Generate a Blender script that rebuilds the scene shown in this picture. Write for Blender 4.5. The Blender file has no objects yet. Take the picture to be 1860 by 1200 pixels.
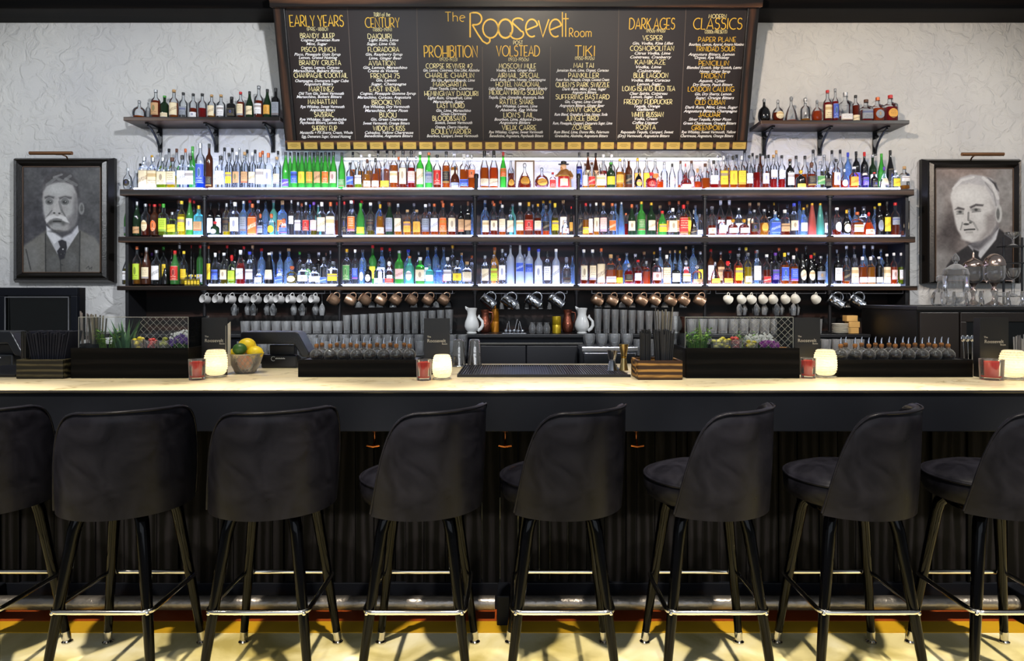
import bpy, math, random
import numpy as np
from mathutils import Vector, Matrix, Euler
PI = math.pi
rnd = random.Random(7)
COL = bpy.context.scene.collection
SC = bpy.context.scene

# ------------------------------------------------------------------ camera, world, lights
F = 1240.0            # focal length in pixels of the 1860 px wide frame
VX, VY = 938.0, 538.0 # vanishing point of the room's depth direction
CZ = 1.464            # eye height

def X(px, d): return (px - VX) * d / F
def Z(py, d): return CZ - (py - VY) * d / F

cam = bpy.data.cameras.new('camera')
cam.sensor_fit = 'HORIZONTAL'; cam.sensor_width = 36.0; cam.lens = F / 1860 * 36.0
cam.shift_x = (930 - VX) / 1860; cam.shift_y = (VY - 600) / 1860
camo = bpy.data.objects.new('camera', cam); COL.objects.link(camo)
camo.location = (0, 0, CZ); camo.rotation_euler = (PI / 2, 0, 0)
SC.camera = camo

SC.view_settings.view_transform = 'Standard'
SC.view_settings.look = 'None'
SC.view_settings.exposure = 0.0
SC.view_settings.gamma = 1.0
SC.view_settings.use_curve_mapping = False
SC.cycles.max_bounces = 6
SC.cycles.diffuse_bounces = 3
SC.cycles.glossy_bounces = 3
SC.cycles.transmission_bounces = 4
SC.cycles.transparent_max_bounces = 20
SC.cycles.caustics_reflective = False
SC.cycles.caustics_refractive = False

world = bpy.data.worlds.new('room_ambient'); SC.world = world
world.use_nodes = True
bg = world.node_tree.nodes['Background']
bg.inputs[0].default_value = (0.85, 0.92, 1.0, 1); bg.inputs[1].default_value = 0.22

def lamp(name, kind, loc, aim, power, color, size=0.1, spot=None, blend=0.4, sy=None):
    l = bpy.data.lights.new(name, kind); l.energy = power; l.color = color
    if kind == 'AREA':
        l.shape = 'RECTANGLE' if sy else 'SQUARE'; l.size = size
        if sy: l.size_y = sy
    else:
        l.shadow_soft_size = size
    if kind == 'SPOT':
        l.spot_size = math.radians(spot); l.spot_blend = blend
    o = bpy.data.objects.new(name, l); COL.objects.link(o); o.location = loc
    o.rotation_euler = (Vector(aim) - Vector(loc)).to_track_quat('-Z', 'Y').to_euler()
    return o

# ceiling spots over the middle of the room, thrown on wall and menu board
lamp('ceiling_spot_warm', 'SPOT', (0.25, 2.0, 3.45), (2.7, 5.5, 2.45), 400, (1, .83, .66), .06, 70, .7)
lamp('ceiling_spot_board', 'SPOT', (0.1, 2.1, 3.5), (0.15, 5.2, 2.95), 175, (1, .86, .66), .06, 48, .9)
lamp('ceiling_spot_cool', 'SPOT', (-0.2, 2.0, 3.45), (-2.9, 5.5, 2.4), 450, (.93, .96, 1), .06, 70, .7)
lamp('ceiling_spot_side', 'SPOT', (4.4, 2.6, 3.45), (2.8, 5.5, 2.0), 165, (1, .95, .9), .05, 70, .7)
lamp('ceiling_spot_corner', 'SPOT', (-4.6, 2.4, 3.45), (-3.2, 5.5, 1.8), 130, (.9, .95, 1), .06, 75, .7)
# downlights over the bar top
for _x, _p in ((-2.5, 95), (-1.5, 140), (-0.6, 130), (0.25, 165), (1.1, 160), (1.95, 150), (2.8, 120)):
    lamp('bar_downlight', 'SPOT', (_x, 3.05, 3.5), (_x, 3.25, 1.06), _p, (1, .91, .74), .05, 46, .8)
# lights of the seating side, falling steeply over the stools
for _x, _p in ((-2.7, 760), (-1.35, 780), (0.0, 800), (1.35, 850), (2.7, 900)):
    lamp('seating_spot', 'SPOT', (_x, 1.35, 3.4), (_x + .15, 2.30, 0.0), _p, (1, .89, .70), .05, 49, .35)
# unseen spots added to brighten the bottle shelves and the glassware below them
for _x in (-2.2, -0.75, 0.75, 2.2):
    lamp('shelf_fill_spot', 'SPOT', (_x, 2.4, 3.4), (_x, 5.2, 1.55), 240, (.93, .96, 1), .05, 44, .8)
# unseen soft cool fill behind the camera, added to light the room
lamp('room_fill', 'AREA', (0, -2.6, 2.1), (0, 3, 1.0), 80, (.80, .88, 1), 6.5, sy=2.2)

# ------------------------------------------------------------------ materials
def hexc(h, a=1.0):
    h = h.lstrip('#'); v = [int(h[i:i + 2], 16) / 255 for i in (0, 2, 4)]
    return tuple([(c / 12.92 if c <= .04045 else ((c + .055) / 1.055) ** 2.4) for c in v] + [a])

MATS = {}
def newmat(name):
    m = bpy.data.materials.new(name); m.use_nodes = True; nt = m.node_tree
    b = nt.nodes['Principled BSDF']
    return m, nt, b

def plain(name, col, rough=.5, metal=0., spec=.5, bump=0., bscale=60., var=0., vscale=8., coat=0.):
    if name in MATS: return MATS[name]
    m, nt, b = newmat(name); c = hexc(col) if isinstance(col, str) else col
    b.inputs['Base Color'].default_value = c; b.inputs['Roughness'].default_value = rough
    b.inputs['Metallic'].default_value = metal; b.inputs['Specular IOR Level'].default_value = spec
    if coat: b.inputs['Coat Weight'].default_value = coat; b.inputs['Coat Roughness'].default_value = .12
    if bump or var:
        tc = nt.nodes.new('ShaderNodeTexCoord')
    if var:
        n = nt.nodes.new('ShaderNodeTexNoise'); n.inputs['Scale'].default_value = vscale; n.inputs['Detail'].default_value = 5
        nt.links.new(tc.outputs['Object'], n.inputs['Vector'])
        mx = nt.nodes.new('ShaderNodeMix'); mx.data_type = 'RGBA'
        mx.inputs[6].default_value = tuple(x * (1 - var) for x in c[:3]) + (1,)
        mx.inputs[7].default_value = tuple(min(1, x * (1 + var)) for x in c[:3]) + (1,)
        nt.links.new(n.outputs['Fac'], mx.inputs[0]); nt.links.new(mx.outputs[2], b.inputs['Base Color'])
    if bump:
        n = nt.nodes.new('ShaderNodeTexNoise'); n.inputs['Scale'].default_value = bscale; n.inputs['Detail'].default_value = 4
        nt.links.new(tc.outputs['Object'], n.inputs['Vector'])
        bp = nt.nodes.new('ShaderNodeBump'); bp.inputs['Strength'].default_value = bump; bp.inputs['Distance'].default_value = .01
        nt.links.new(n.outputs['Fac'], bp.inputs['Height']); nt.links.new(bp.outputs[0], b.inputs['Normal'])
    MATS[name] = m; return m

def ramp(nt, stops):
    r = nt.nodes.new('ShaderNodeValToRGB'); e = r.color_ramp.elements
    while len(e) < len(stops): e.new(.5)
    for i, (p, c) in enumerate(stops):
        e[i].position = p; e[i].color = hexc(c) if isinstance(c, str) else c
    return r

def wood(name, dark, light, axis=0, scale=1.0, rough=.45, bump=.25, spec=.35):
    """stained timber with grain running along the given axis"""
    if name in MATS: return MATS[name]
    m, nt, b = newmat(name); L = nt.links.new
    tc = nt.nodes.new('ShaderNodeTexCoord'); mp = nt.nodes.new('ShaderNodeMapping')
    s = [14 * scale] * 3; s[axis] = 1.1 * scale
    mp.inputs['Scale'].default_value = s
    L(tc.outputs['Object'], mp.inputs['Vector'])
    n = nt.nodes.new('ShaderNodeTexNoise'); n.inputs['Scale'].default_value = 2.2; n.inputs['Detail'].default_value = 7
    n.inputs['Distortion'].default_value = 1.4
    L(mp.outputs[0], n.inputs['Vector'])
    w = nt.nodes.new('ShaderNodeTexWave'); w.wave_type = 'BANDS'; w.bands_direction = 'Z' if axis != 2 else 'X'
    w.inputs['Scale'].default_value = .35; w.inputs['Distortion'].default_value = 9; w.inputs['Detail'].default_value = 3
    L(mp.outputs[0], w.inputs['Vector'])
    mx = nt.nodes.new('ShaderNodeMath'); mx.operation = 'MULTIPLY'
    L(n.outputs['Fac'], mx.inputs[0]); L(w.outputs['Fac'], mx.inputs[1])
    r = ramp(nt, [(.12, dark), (.55, light)])
    L(mx.outputs[0], r.inputs[0]); L(r.outputs[0], b.inputs['Base Color'])
    b.inputs['Roughness'].default_value = rough; b.inputs['Specular IOR Level'].default_value = spec
    bp = nt.nodes.new('ShaderNodeBump'); bp.inputs['Strength'].default_value = bump; bp.inputs['Distance'].default_value = .004
    L(mx.outputs[0], bp.inputs['Height']); L(bp.outputs[0], b.inputs['Normal'])
    MATS[name] = m; return m

def emit(name, col, strength):
    if name in MATS: return MATS[name]
    m, nt, b = newmat(name); c = hexc(col) if isinstance(col, str) else col
    b.inputs['Base Color'].default_value = (.8, .8, .8, 1)
    b.inputs['Emission Color'].default_value = c; b.inputs['Emission Strength'].default_value = strength
    MATS[name] = m; return m

def glass(name, tint, edge=.35, edgecol=(.9, .93, 1, 1), rough=.03, dense=0., body=None, ior=1.5):
    """blown glass as a thin shell: tinted see-through, mirror-like at grazing angles, rims whitened to stand for caught light"""
    if name in MATS: return MATS[name]
    m, nt, b = newmat(name); L = nt.links.new; nt.nodes.remove(b)
    out = nt.nodes['Material Output']
    tr = nt.nodes.new('ShaderNodeBsdfTransparent'); tr.inputs[0].default_value = tint
    df = nt.nodes.new('ShaderNodeBsdfDiffuse'); df.inputs[0].default_value = body or edgecol
    tl = nt.nodes.new('ShaderNodeBsdfTranslucent'); tl.inputs[0].default_value = body or edgecol
    ad = nt.nodes.new('ShaderNodeMixShader'); ad.inputs[0].default_value = .5
    L(df.outputs[0], ad.inputs[1]); L(tl.outputs[0], ad.inputs[2])
    lw = nt.nodes.new('ShaderNodeLayerWeight'); lw.inputs[0].default_value = .5
    pw = nt.nodes.new('ShaderNodeMath'); pw.operation = 'POWER'; pw.inputs[1].default_value = 2.2
    L(lw.outputs['Facing'], pw.inputs[0])
    mm = nt.nodes.new('ShaderNodeMath'); mm.operation = 'MULTIPLY_ADD'; mm.inputs[1].default_value = edge; mm.inputs[2].default_value = dense
    mm.use_clamp = True
    L(pw.outputs[0], mm.inputs[0])
    m1 = nt.nodes.new('ShaderNodeMixShader'); L(mm.outputs[0], m1.inputs[0]); L(tr.outputs[0], m1.inputs[1]); L(ad.outputs[0], m1.inputs[2])
    gl = nt.nodes.new('ShaderNodeBsdfGlossy'); gl.inputs['Roughness'].default_value = rough
    fr = nt.nodes.new('ShaderNodeFresnel'); fr.inputs[0].default_value = ior
    m2 = nt.nodes.new('ShaderNodeMixShader'); L(fr.outputs[0], m2.inputs[0]); L(m1.outputs[0], m2.inputs[1]); L(gl.outputs[0], m2.inputs[2])
    L(m2.outputs[0], out.inputs[0])
    MATS[name] = m; return m

def liquid(name, col, clear=.45):
    """spirit or syrup: partly see-through, glowing when lit from below"""
    if name in MATS: return MATS[name]
    m, nt, b = newmat(name); L = nt.links.new; nt.nodes.remove(b)
    c = hexc(col); out = nt.nodes['Material Output']
    tr = nt.nodes.new('ShaderNodeBsdfTransparent'); tr.inputs[0].default_value = tuple(x ** .6 for x in c[:3]) + (1,)
    df = nt.nodes.new('ShaderNodeBsdfDiffuse'); df.inputs[0].default_value = c
    tl = nt.nodes.new('ShaderNodeBsdfTranslucent'); tl.inputs[0].default_value = c
    a = nt.nodes.new('ShaderNodeMixShader'); a.inputs[0].default_value = .6
    L(df.outputs[0], a.inputs[1]); L(tl.outputs[0], a.inputs[2])
    k = nt.nodes.new('ShaderNodeMixShader'); k.inputs[0].default_value = 1 - clear
    L(tr.outputs[0], k.inputs[1]); L(a.outputs[0], k.inputs[2]); L(k.outputs[0], out.inputs[0])
    MATS[name] = m; return m

# ------------------------------------------------------------------ mesh building
class MB:
    def __init__(s): s.v = []; s.f = []; s.uv = {}
    def add(s, vs, fs):
        o = len(s.v); s.v += [tuple(p) for p in vs]; s.f += [tuple(i + o for i in f) for f in fs]; return s
    def box(s, x0, x1, y0, y1, z0, z1):
        vs = [(x, y, z) for z in (z0, z1) for y in (y0, y1) for x in (x0, x1)]
        return s.add(vs, [(0, 2, 3, 1), (4, 5, 7, 6), (0, 1, 5, 4), (2, 6, 7, 3), (0, 4, 6, 2), (1, 3, 7, 5)])
    def cbox(s, c, sz):
        return s.box(c[0] - sz[0] / 2, c[0] + sz[0] / 2, c[1] - sz[1] / 2, c[1] + sz[1] / 2, c[2] - sz[2] / 2, c[2] + sz[2] / 2)
    def lathe(s, prof, n=20, c=(0, 0, 0), sq=2.0, capb=True, capt=True, mat=None, sy=1.0):
        """prof: (r, z) from bottom to top; sq is the superellipse exponent of the section"""
        vs = []
        for r, z in prof:
            for i in range(n):
                a = 2 * PI * i / n; ca, sa = math.cos(a), math.sin(a)
                k = 1.0 if sq == 2 else 1 / ((abs(ca) ** sq + abs(sa) ** sq) ** (1 / sq))
                vs.append(Vector((r * k * ca, r * k * sa * sy, z)))
        fs = []
        for j in range(len(prof) - 1):
            for i in range(n):
                a, b = j * n + i, j * n + (i + 1) % n
                fs.append((a, b, b + n, a + n))
        if capb: fs.append(tuple(reversed(range(n))))
        if capt: fs.append(tuple(range((len(prof) - 1) * n, len(prof) * n)))
        if mat is not None: vs = [mat @ v for v in vs]
        return s.add([(v[0] + c[0], v[1] + c[1], v[2] + c[2]) for v in vs], fs)
    def tube(s, pts, r, n=8, closed=False, caps=True):
        pts = [Vector(p) for p in pts]; N = len(pts)
        rs = r if isinstance(r, (list, tuple)) else [r] * N
        vs = []; up = None
        for i, p in enumerate(pts):
            if closed: t = pts[(i + 1) % N] - pts[i - 1]
            else: t = pts[min(i + 1, N - 1)] - pts[max(i - 1, 0)]
            t.normalize()
            if up is None:
                up = Vector((0, 0, 1)) if abs(t.z) < .9 else Vector((1, 0, 0))
            u = (up - t * up.dot(t)); u.normalize(); w = t.cross(u); up = u
            for k in range(n):
                a = 2 * PI * k / n; vs.append(p + (u * math.cos(a) + w * math.sin(a)) * rs[i])
        fs = []
        for i in range(N if closed else N - 1):
            for k in range(n):
                a, b = i * n + k, i * n + (k + 1) % n; j = (i + 1) % N
                fs.append((a, b, j * n + (k + 1) % n, j * n + k))
        if caps and not closed:
            fs.append(tuple(reversed(range(n)))); fs.append(tuple(range((N - 1) * n, N * n)))
        return s.add(vs, fs)
    def prism(s, poly, y0, y1):
        """poly of (x, z) extruded along y"""
        n = len(poly); vs = [(x, y0, z) for x, z in poly] + [(x, y1, z) for x, z in poly]
        fs = [tuple(range(n)), tuple(reversed(range(n, 2 * n)))]
        for i in range(n): j = (i + 1) % n; fs.append((j, i, i + n, j + n))
        return s.add(vs, fs)
    def prismx(s, poly, x0, x1):
        """poly of (y, z) extruded along x"""
        n = len(poly); vs = [(x0, y, z) for y, z in poly] + [(x1, y, z) for y, z in poly]
        fs = [tuple(reversed(range(n))), tuple(range(n, 2 * n))]
        for i in range(n): j = (i + 1) % n; fs.append((i, j, j + n, i + n))
        return s.add(vs, fs)
    def sphere(s, c, r, n=12, m=8):
        rr = r if isinstance(r, (tuple, list)) else (r, r, r)
        vs = [(c[0], c[1], c[2] - rr[2])]
        for j in range(1, m):
            p = -PI / 2 + PI * j / m
            for i in range(n):
                a = 2 * PI * i / n
                vs.append((c[0] + rr[0] * math.cos(p) * math.cos(a), c[1] + rr[1] * math.cos(p) * math.sin(a), c[2] + rr[2] * math.sin(p)))
        vs.append((c[0], c[1], c[2] + rr[2])); fs = []
        for i in range(n): fs.append((0, 1 + (i + 1) % n, 1 + i))
        for j in range(m - 2):
            for i in range(n):
                a, b = 1 + j * n + i, 1 + j * n + (i + 1) % n; fs.append((a, b, b + n, a + n))
        t = len(vs) - 1; o = 1 + (m - 2) * n
        for i in range(n): fs.append((o + i, o + (i + 1) % n, t))
        return s.add(vs, fs)
    def mesh(s, name, smooth=None):
        me = bpy.data.meshes.new(name); me.from_pydata(s.v, [], s.f); me.update()
        if smooth is not None:
            for p in me.polygons: p.use_smooth = True
            me.set_sharp_from_angle(angle=math.radians(smooth))
        return me

def tag(o, label=None, cat=None, group=None, kind=None):
    if label: o['label'] = label
    if cat: o['category'] = cat
    if group: o['group'] = group
    if kind: o['kind'] = kind
    return o

def obj(name, mb, mat, parent=None, loc=None, smooth=None, bevel=0., rot=None, seg=2, scale=None):
    me = mb if isinstance(mb, bpy.types.Mesh) else mb.mesh(name, smooth)
    o = bpy.data.objects.new(name, me); COL.objects.link(o)
    if mat is not None:
        if len(me.materials) == 0: me.materials.append(mat)
        elif me.materials[0] != mat:
            o.material_slots[0].link = 'OBJECT'; o.material_slots[0].material = mat
    if parent: o.parent = parent
    if loc: o.location = loc
    if rot: o.rotation_euler = rot
    if scale: o.scale = scale
    if bevel:
        b = o.modifiers.new('soft edges', 'BEVEL'); b.width = bevel; b.segments = seg; b.limit_method = 'ANGLE'
    return o

def empty(name, loc, label, cat, group=None, rz=0.):
    o = bpy.data.objects.new(name, None); COL.objects.link(o); o.location = loc; o.rotation_euler = (0, 0, rz)
    o.empty_display_size = .05
    return tag(o, label, cat, group)

def kids(o): return [c for c in COL.objects if c.parent == o]
def dup(root, loc=None, label=None, rz=None, ch=None, group=None):
    r = root.copy(); COL.objects.link(r)
    if loc is not None: r.location = loc
    if rz is not None: r.rotation_euler = (0, 0, rz)
    if label: r['label'] = label
    if group: r['group'] = group
    for c in root.children:
        k = c.copy(); COL.objects.link(k); k.parent = r
        for g in c.children:
            q = g.copy(); COL.objects.link(q); q.parent = k
    return r

ORD = ['', 'first', 'second', 'third', 'fourth', 'fifth', 'sixth', 'seventh', 'eighth', 'ninth', 'tenth', 'eleventh', 'twelfth',
       'thirteenth', 'fourteenth', 'fifteenth', 'sixteenth', 'seventeenth', 'eighteenth', 'nineteenth', 'twentieth',
       'twenty-first', 'twenty-second', 'twenty-third', 'twenty-fourth', 'twenty-fifth', 'twenty-sixth', 'twenty-seventh']

# ------------------------------------------------------------------ the room
def wall_material():
    m, nt, b = newmat('skip_trowel_plaster'); L = nt.links.new
    tc = nt.nodes.new('ShaderNodeTexCoord')
    n1 = nt.nodes.new('ShaderNodeTexNoise'); n1.inputs['Scale'].default_value = 9; n1.inputs['Detail'].default_value = 6; n1.inputs['Distortion'].default_value = 1.2
    n2 = nt.nodes.new('ShaderNodeTexNoise'); n2.inputs['Scale'].default_value = 34; n2.inputs['Detail'].default_value = 3
    L(tc.outputs['Object'], n1.inputs['Vector']); L(tc.outputs['Object'], n2.inputs['Vector'])
    r = ramp(nt, [(.45, (0, 0, 0, 1)), (.60, (1, 1, 1, 1))]); L(n1.outputs['Fac'], r.inputs[0])
    ad = nt.nodes.new('ShaderNodeMath'); ad.operation = 'MULTIPLY_ADD'; ad.inputs[1].default_value = .35
    L(n2.outputs['Fac'], ad.inputs[0]); L(r.outputs[0], ad.inputs[2])
    bp = nt.nodes.new('ShaderNodeBump'); bp.inputs['Strength'].default_value = .85; bp.inputs['Distance'].default_value = .006
    L(ad.outputs[0], bp.inputs['Height']); L(bp.outputs[0], b.inputs['Normal'])
    n3 = nt.nodes.new('ShaderNodeTexNoise'); n3.inputs['Scale'].default_value = 1.3; n3.inputs['Detail'].default_value = 5
    L(tc.outputs['Object'], n3.inputs['Vector'])
    c = ramp(nt, [(.3, '#c0bfc0'), (.7, '#d3d1cd')]); L(n3.outputs['Fac'], c.inputs[0]); L(c.outputs[0], b.inputs['Base Color'])
    b.inputs['Roughness'].default_value = .75
    return m

WALL = 5.5
obj('wall_back', MB().box(-7, 7, WALL, WALL + .1, -.02, 4.6), wall_material())['kind'] = 'structure'

def floor_material():
    m, nt, b = newmat('stained_concrete'); L = nt.links.new
    tc = nt.nodes.new('ShaderNodeTexCoord')
    n = nt.nodes.new('ShaderNodeTexNoise'); n.inputs['Scale'].default_value = 3.2; n.inputs['Detail'].default_value = 8; n.inputs['Distortion'].default_value = .8
    L(tc.outputs['Object'], n.inputs['Vector'])
    r = ramp(nt, [(.3, '#a8995a'), (.5, '#d4c894'), (.7, '#e9e3c6')]); L(n.outputs['Fac'], r.inputs[0])
    L(r.outputs[0], b.inputs['Base Color'])
    b.inputs['Roughness'].default_value = .38
    return m
obj('floor', MB().box(-7, 7, -4, WALL + .1, -.1, 0), floor_material())['kind'] = 'structure'
# painted band of floor along the foot of the bar
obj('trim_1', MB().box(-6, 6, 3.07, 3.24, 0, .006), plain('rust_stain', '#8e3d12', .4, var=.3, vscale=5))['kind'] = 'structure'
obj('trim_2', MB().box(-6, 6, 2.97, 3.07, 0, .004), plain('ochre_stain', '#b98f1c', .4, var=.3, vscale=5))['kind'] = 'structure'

DARKWOOD = wood('dark_stained_timber', '#0b0705', '#3a2416', 0, 1.0, .4)
BEAMWOOD = wood('beam_timber', '#030202', '#0e0906', 0, .8, .6, .25, .1)
zb = Z(23, 5.3)
obj('trim_3', MB().box(-7, 7, 5.22, WALL, zb, 4.6), BEAMWOOD, bevel=.006)['kind'] = 'structure'

# ------------------------------------------------------------------ menu board, leaning out at the top
k_t = .288; db = 5.35; zbb = CZ + 1.148
tilt = math.atan(k_t)
def bplane(px, py):
    s = (py - VY) / F; t = (db + k_t * (zbb - CZ)) / (1 - k_t * s)
    x = (px - VX) * t / F; z = CZ - t * s
    return x, (z - zbb) / math.cos(tilt)
board = empty('menu_board', (0, db, zbb), 'long black cocktail menu board in a dark wooden frame leaning out from the wall', 'menu board')
board.rotation_euler = (tilt, 0, 0)
bx0, _ = bplane(521, 270); bx1, _ = bplane(1354, 270); vt = bplane(930, 15)[1]; vt2 = bplane(930, -6)[1]
HB = vt
FRW = wood('frame_timber', '#0d0806', '#4a2e1c', 2, 1.0, .42)
FRT = wood('frame_timber_long', '#120a06', '#5e3c24', 0, .8, .42)
CH = plain('blackboard_paint', '#241a17', .34, var=.25, vscale=2.5)
lw, _ = bplane(497, 20); rw, _ = bplane(1379, 20)
obj('back_panel', MB().box(bx0 + .01, bx1 - .01, 0, .02, 0, HB), CH, board)
for a, b_ in ((bx0 - .0, bx0 + .085), (bx1 - .085, bx1 + .0)):
    obj('side_frame', MB().box(a, b_, -.03, .03, 0, HB + .02), FRW, board, bevel=.004)
obj('top_frame', MB().box(bx0 - .01, bx1 + .01, -.07, .05, HB, HB + .12), FRT, board, bevel=.005)
obj('bottom_rail', MB().box(bx0, bx1, -.035, .04, -.005, .072), FRT, board, bevel=.003)
# seams between the painted panels
sm = MB()
for pt, pb in (((631, 15), (646, 258)), ((757, 15), (762, 258)), ((1124, 15), (1120, 258)), ((1246, 15), (1235, 258)), ((876, 85), (878, 258)), ((1000, 85), (998, 258))):
    a = bplane(*pt); b_ = bplane(*pb)
    sm.add([(a[0] - .0016, -.0015, a[1]), (a[0] + .0016, -.0015, a[1]), (b_[0] + .0016, -.0015, b_[1]), (b_[0] - .0016, -.0015, b_[1])], [(0, 3, 2, 1)])
obj('panel_seam', sm, plain('seam_line', '#6a5c52', .6), board)
BRASS = plain('brushed_brass', '#d9b45c', .36, .55, bump=.05, bscale=200)
PLM = bpy.data.meshes.new('x')
_pl = MB().box(-.0515, .0515, -.004, 0, 0, .052)
for zz, ww in ((.036, .03), (.026, .036), (.016, .024)):
    pass
plm = _pl.mesh('name_plate')
ENG = plain('engraving', '#5c4216', .5)
for i in range(28):
    px = 537 + i * (1340 - 537) / 27
    x, _ = bplane(px, 263)
    p = obj('name_plate', plm, BRASS, board, (x, -.036, .008), bevel=.003)
    e = MB()
    for zz, ww in ((.036, .026), (.027, .034), (.018, .02)): e.box(-ww, ww, -.0046, -.0041, zz, zz + .0022)
    obj('engraved_line', e, ENG, p)

# stroke lettering: polylines on a unit-high grid
def arc(cx, cy, rx, ry, a0, a1, n=12):
    return [(cx + rx * math.cos(math.radians(a0 + (a1 - a0) * i / n)), cy + ry * math.sin(math.radians(a0 + (a1 - a0) * i / n))) for i in range(n + 1)]
GL = {
 'A': (.62, [[(0, 0), (.31, 1), (.62, 0)], [(.1, .3), (.52, .3)]]),
 'B': (.5, [[(0, 0), (0, 1), (.2, 1)] + arc(.2, .79, .22, .21, 90, -90, 8) + [(0, .58)], [(.2, .58)] + arc(.2, .29, .3, .29, 90, -90, 8) + [(0, 0)]]),
 'C': (.62, [arc(.42, .5, .42, .5, 60, 300, 16)]),
 'D': (.62, [[(0, 0), (0, 1), (.15, 1)] + arc(.15, .5, .47, .5, 90, -90, 14) + [(0, 0)]]),
 'E': (.42, [[(.42, 1), (0, 1), (0, 0), (.42, 0)], [(0, .36), (.34, .36)]]),
 'F': (.42, [[(.42, 1), (0, 1), (0, 0)], [(0, .38), (.34, .38)]]),
 'G': (.68, [arc(.42, .5, .42, .5, 55, 330, 16) + [(.78, .42), (.46, .42)]]),
 'H': (.55, [[(0, 0), (0, 1)], [(.55, 0), (.55, 1)], [(0, .36), (.55, .36)]]),
 'I': (.06, [[(.03, 0), (.03, 1)]]),
 'J': (.36, [[(.34, 1), (.34, .2)] + arc(.17, .2, .17, .2, 0, -170, 8)]),
 'K': (.5, [[(0, 0), (0, 1)], [(.46, 1), (0, .42)], [(.14, .58), (.5, 0)]]),
 'L': (.4, [[(0, 1), (0, 0), (.4, 0)]]),
 'M': (.7, [[(0, 0), (.1, 1), (.35, .25), (.6, 1), (.7, 0)]]),
 'N': (.56, [[(0, 0), (0, 1), (.56, 0), (.56, 1)]]),
 'O': (.82, [arc(.41, .5, .41, .5, 0, 360, 20)]),
 'P': (.46, [[(0, 0), (0, 1), (.18, 1)] + arc(.18, .69, .28, .31, 90, -90, 8) + [(0, .38)]]),
 'Q': (.82, [arc(.41, .5, .41, .5, 0, 360, 20), [(.5, .22), (.8, -.06)]]),
 'R': (.5, [[(0, 0), (0, 1), (.18, 1)] + arc(.18, .7, .28, .3, 90, -90, 8) + [(0, .4)], [(.14, .4), (.5, 0)]]),
 'S': (.46, [arc(.24, .76, .2, .24, 30, 250, 10) + arc(.22, .27, .23, .27, 70, -150, 10)]),
 'T': (.52, [[(0, 1), (.52, 1)], [(.26, 1), (.26, 0)]]),
 'U': (.54, [[(0, 1), (0, .27)] + arc(.27, .27, .27, .27, 180, 360, 10) + [(.54, 1)]]),
 'V': (.6, [[(0, 1), (.3, 0), (.6, 1)]]),
 'W': (.84, [[(0, 1), (.2, 0), (.42, .8), (.64, 0), (.84, 1)]]),
 'X': (.54, [[(0, 0), (.54, 1)], [(0, 1), (.54, 0)]]),
 'Y': (.54, [[(0, 1), (.27, .42), (.54, 1)], [(.27, .42), (.27, 0)]]),
 'Z': (.52, [[(0, 1), (.52, 1), (0, 0), (.52, 0)]]),
 'e': (.5, [[(.04, .34), (.48, .42)] + arc(.26, .32, .24, .32, 20, 300, 14)]),
 'h': (.42, [[(0, 0), (0, 1)], [(0, .4)] + arc(.2, .4, .2, .2, 170, 0, 8) + [(.4, 0)]]),
 'o': (.6, [arc(.3, .32, .29, .32, 0, 360, 18)]),
 'm': (.74, [[(0, 0), (0, .62)], [(0, .42)] + arc(.18, .42, .18, .2, 170, 0, 8) + [(.36, 0)], [(.36, .42)] + arc(.54, .42, .18, .2, 170, 0, 8) + [(.72, 0)]]),
 'f': (.3, [arc(.28, .82, .16, .18, 60, 180, 6) + [(.12, 0)], [(0, .56), (.28, .56)]]),
 't': (.3, [[(.14, .95), (.14, 0)], [(0, .6), (.3, .6)]]),
 's': (.36, [arc(.18, .48, .15, .15, 40, 250, 8) + arc(.18, .17, .17, .17, 70, -150, 8)]),
 '0': (.5, [arc(.25, .5, .25, .5, 0, 360, 16)]),
 '1': (.16, [[(0, .8), (.12, 1), (.12, 0)]]),
 '2': (.46, [arc(.22, .72, .22, .28, 160, -30, 8) + [(0, 0), (.46, 0)]]),
 '3': (.44, [arc(.2, .76, .2, .24, 140, -90, 8) + arc(.2, .26, .23, .26, 90, -140, 8)]),
 '5': (.44, [[(.4, 1), (.06, 1), (.03, .58)] + arc(.2, .31, .23, .31, 120, -150, 10)]),
 '7': (.44, [[(0, 1), (.44, 1), (.12, 0)]]),
 '8': (.44, [arc(.22, .76, .18, .24, 0, 360, 12), arc(.22, .26, .22, .26, 0, 360, 12)]),
 '9': (.46, [arc(.22, .7, .22, .3, 0, 360, 12), [(.44, .7), (.3, 0)]]),
 '-': (.3, [[(0, .45), (.3, .45)]]),
 '(': (.18, [arc(.3, .5, .26, .62, 130, 230, 6)]),
 ')': (.18, [arc(-.12, .5, .26, .62, 50, -50, 6)]),
 '#': (.5, [[(.1, .1), (.2, .9)], [(.3, .1), (.4, .9)], [(0, .35), (.46, .35)], [(.04, .65), (.5, .65)]]),
 '&': (.56, [[(.56, 0), (.1, .74)] + arc(.22, .8, .14, .18, 190, -20, 8) + [(.04, .36)] + arc(.2, .2, .2, .2, 140, 340, 8) + [(.54, .4)]]),
 "'": (.08, [[(.05, 1), (.02, .78)]]),
}
def ribbon(mb, pts, w, d):
    pts = [Vector((p[0], 0, p[1])) for p in pts]; n = len(pts); vs = []
    for i, p in enumerate(pts):
        t = pts[min(i + 1, n - 1)] - pts[max(i - 1, 0)]
        if t.length < 1e-9: t = Vector((1, 0, 0))
        t.normalize(); q = Vector((-t.z, 0, t.x)) * (w / 2)
        if 0 < i < n - 1:
            a = (pts[i] - pts[i - 1]).normalized(); c = a.dot(t)
            q *= 1 / max(.8, c)
        vs += [(p.x + q.x, d, p.z + q.z), (p.x - q.x, d, p.z - q.z)]
    mb.add(vs, [(2 * i, 2 * i + 1, 2 * i + 3, 2 * i + 2) for i in range(n - 1)])
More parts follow.
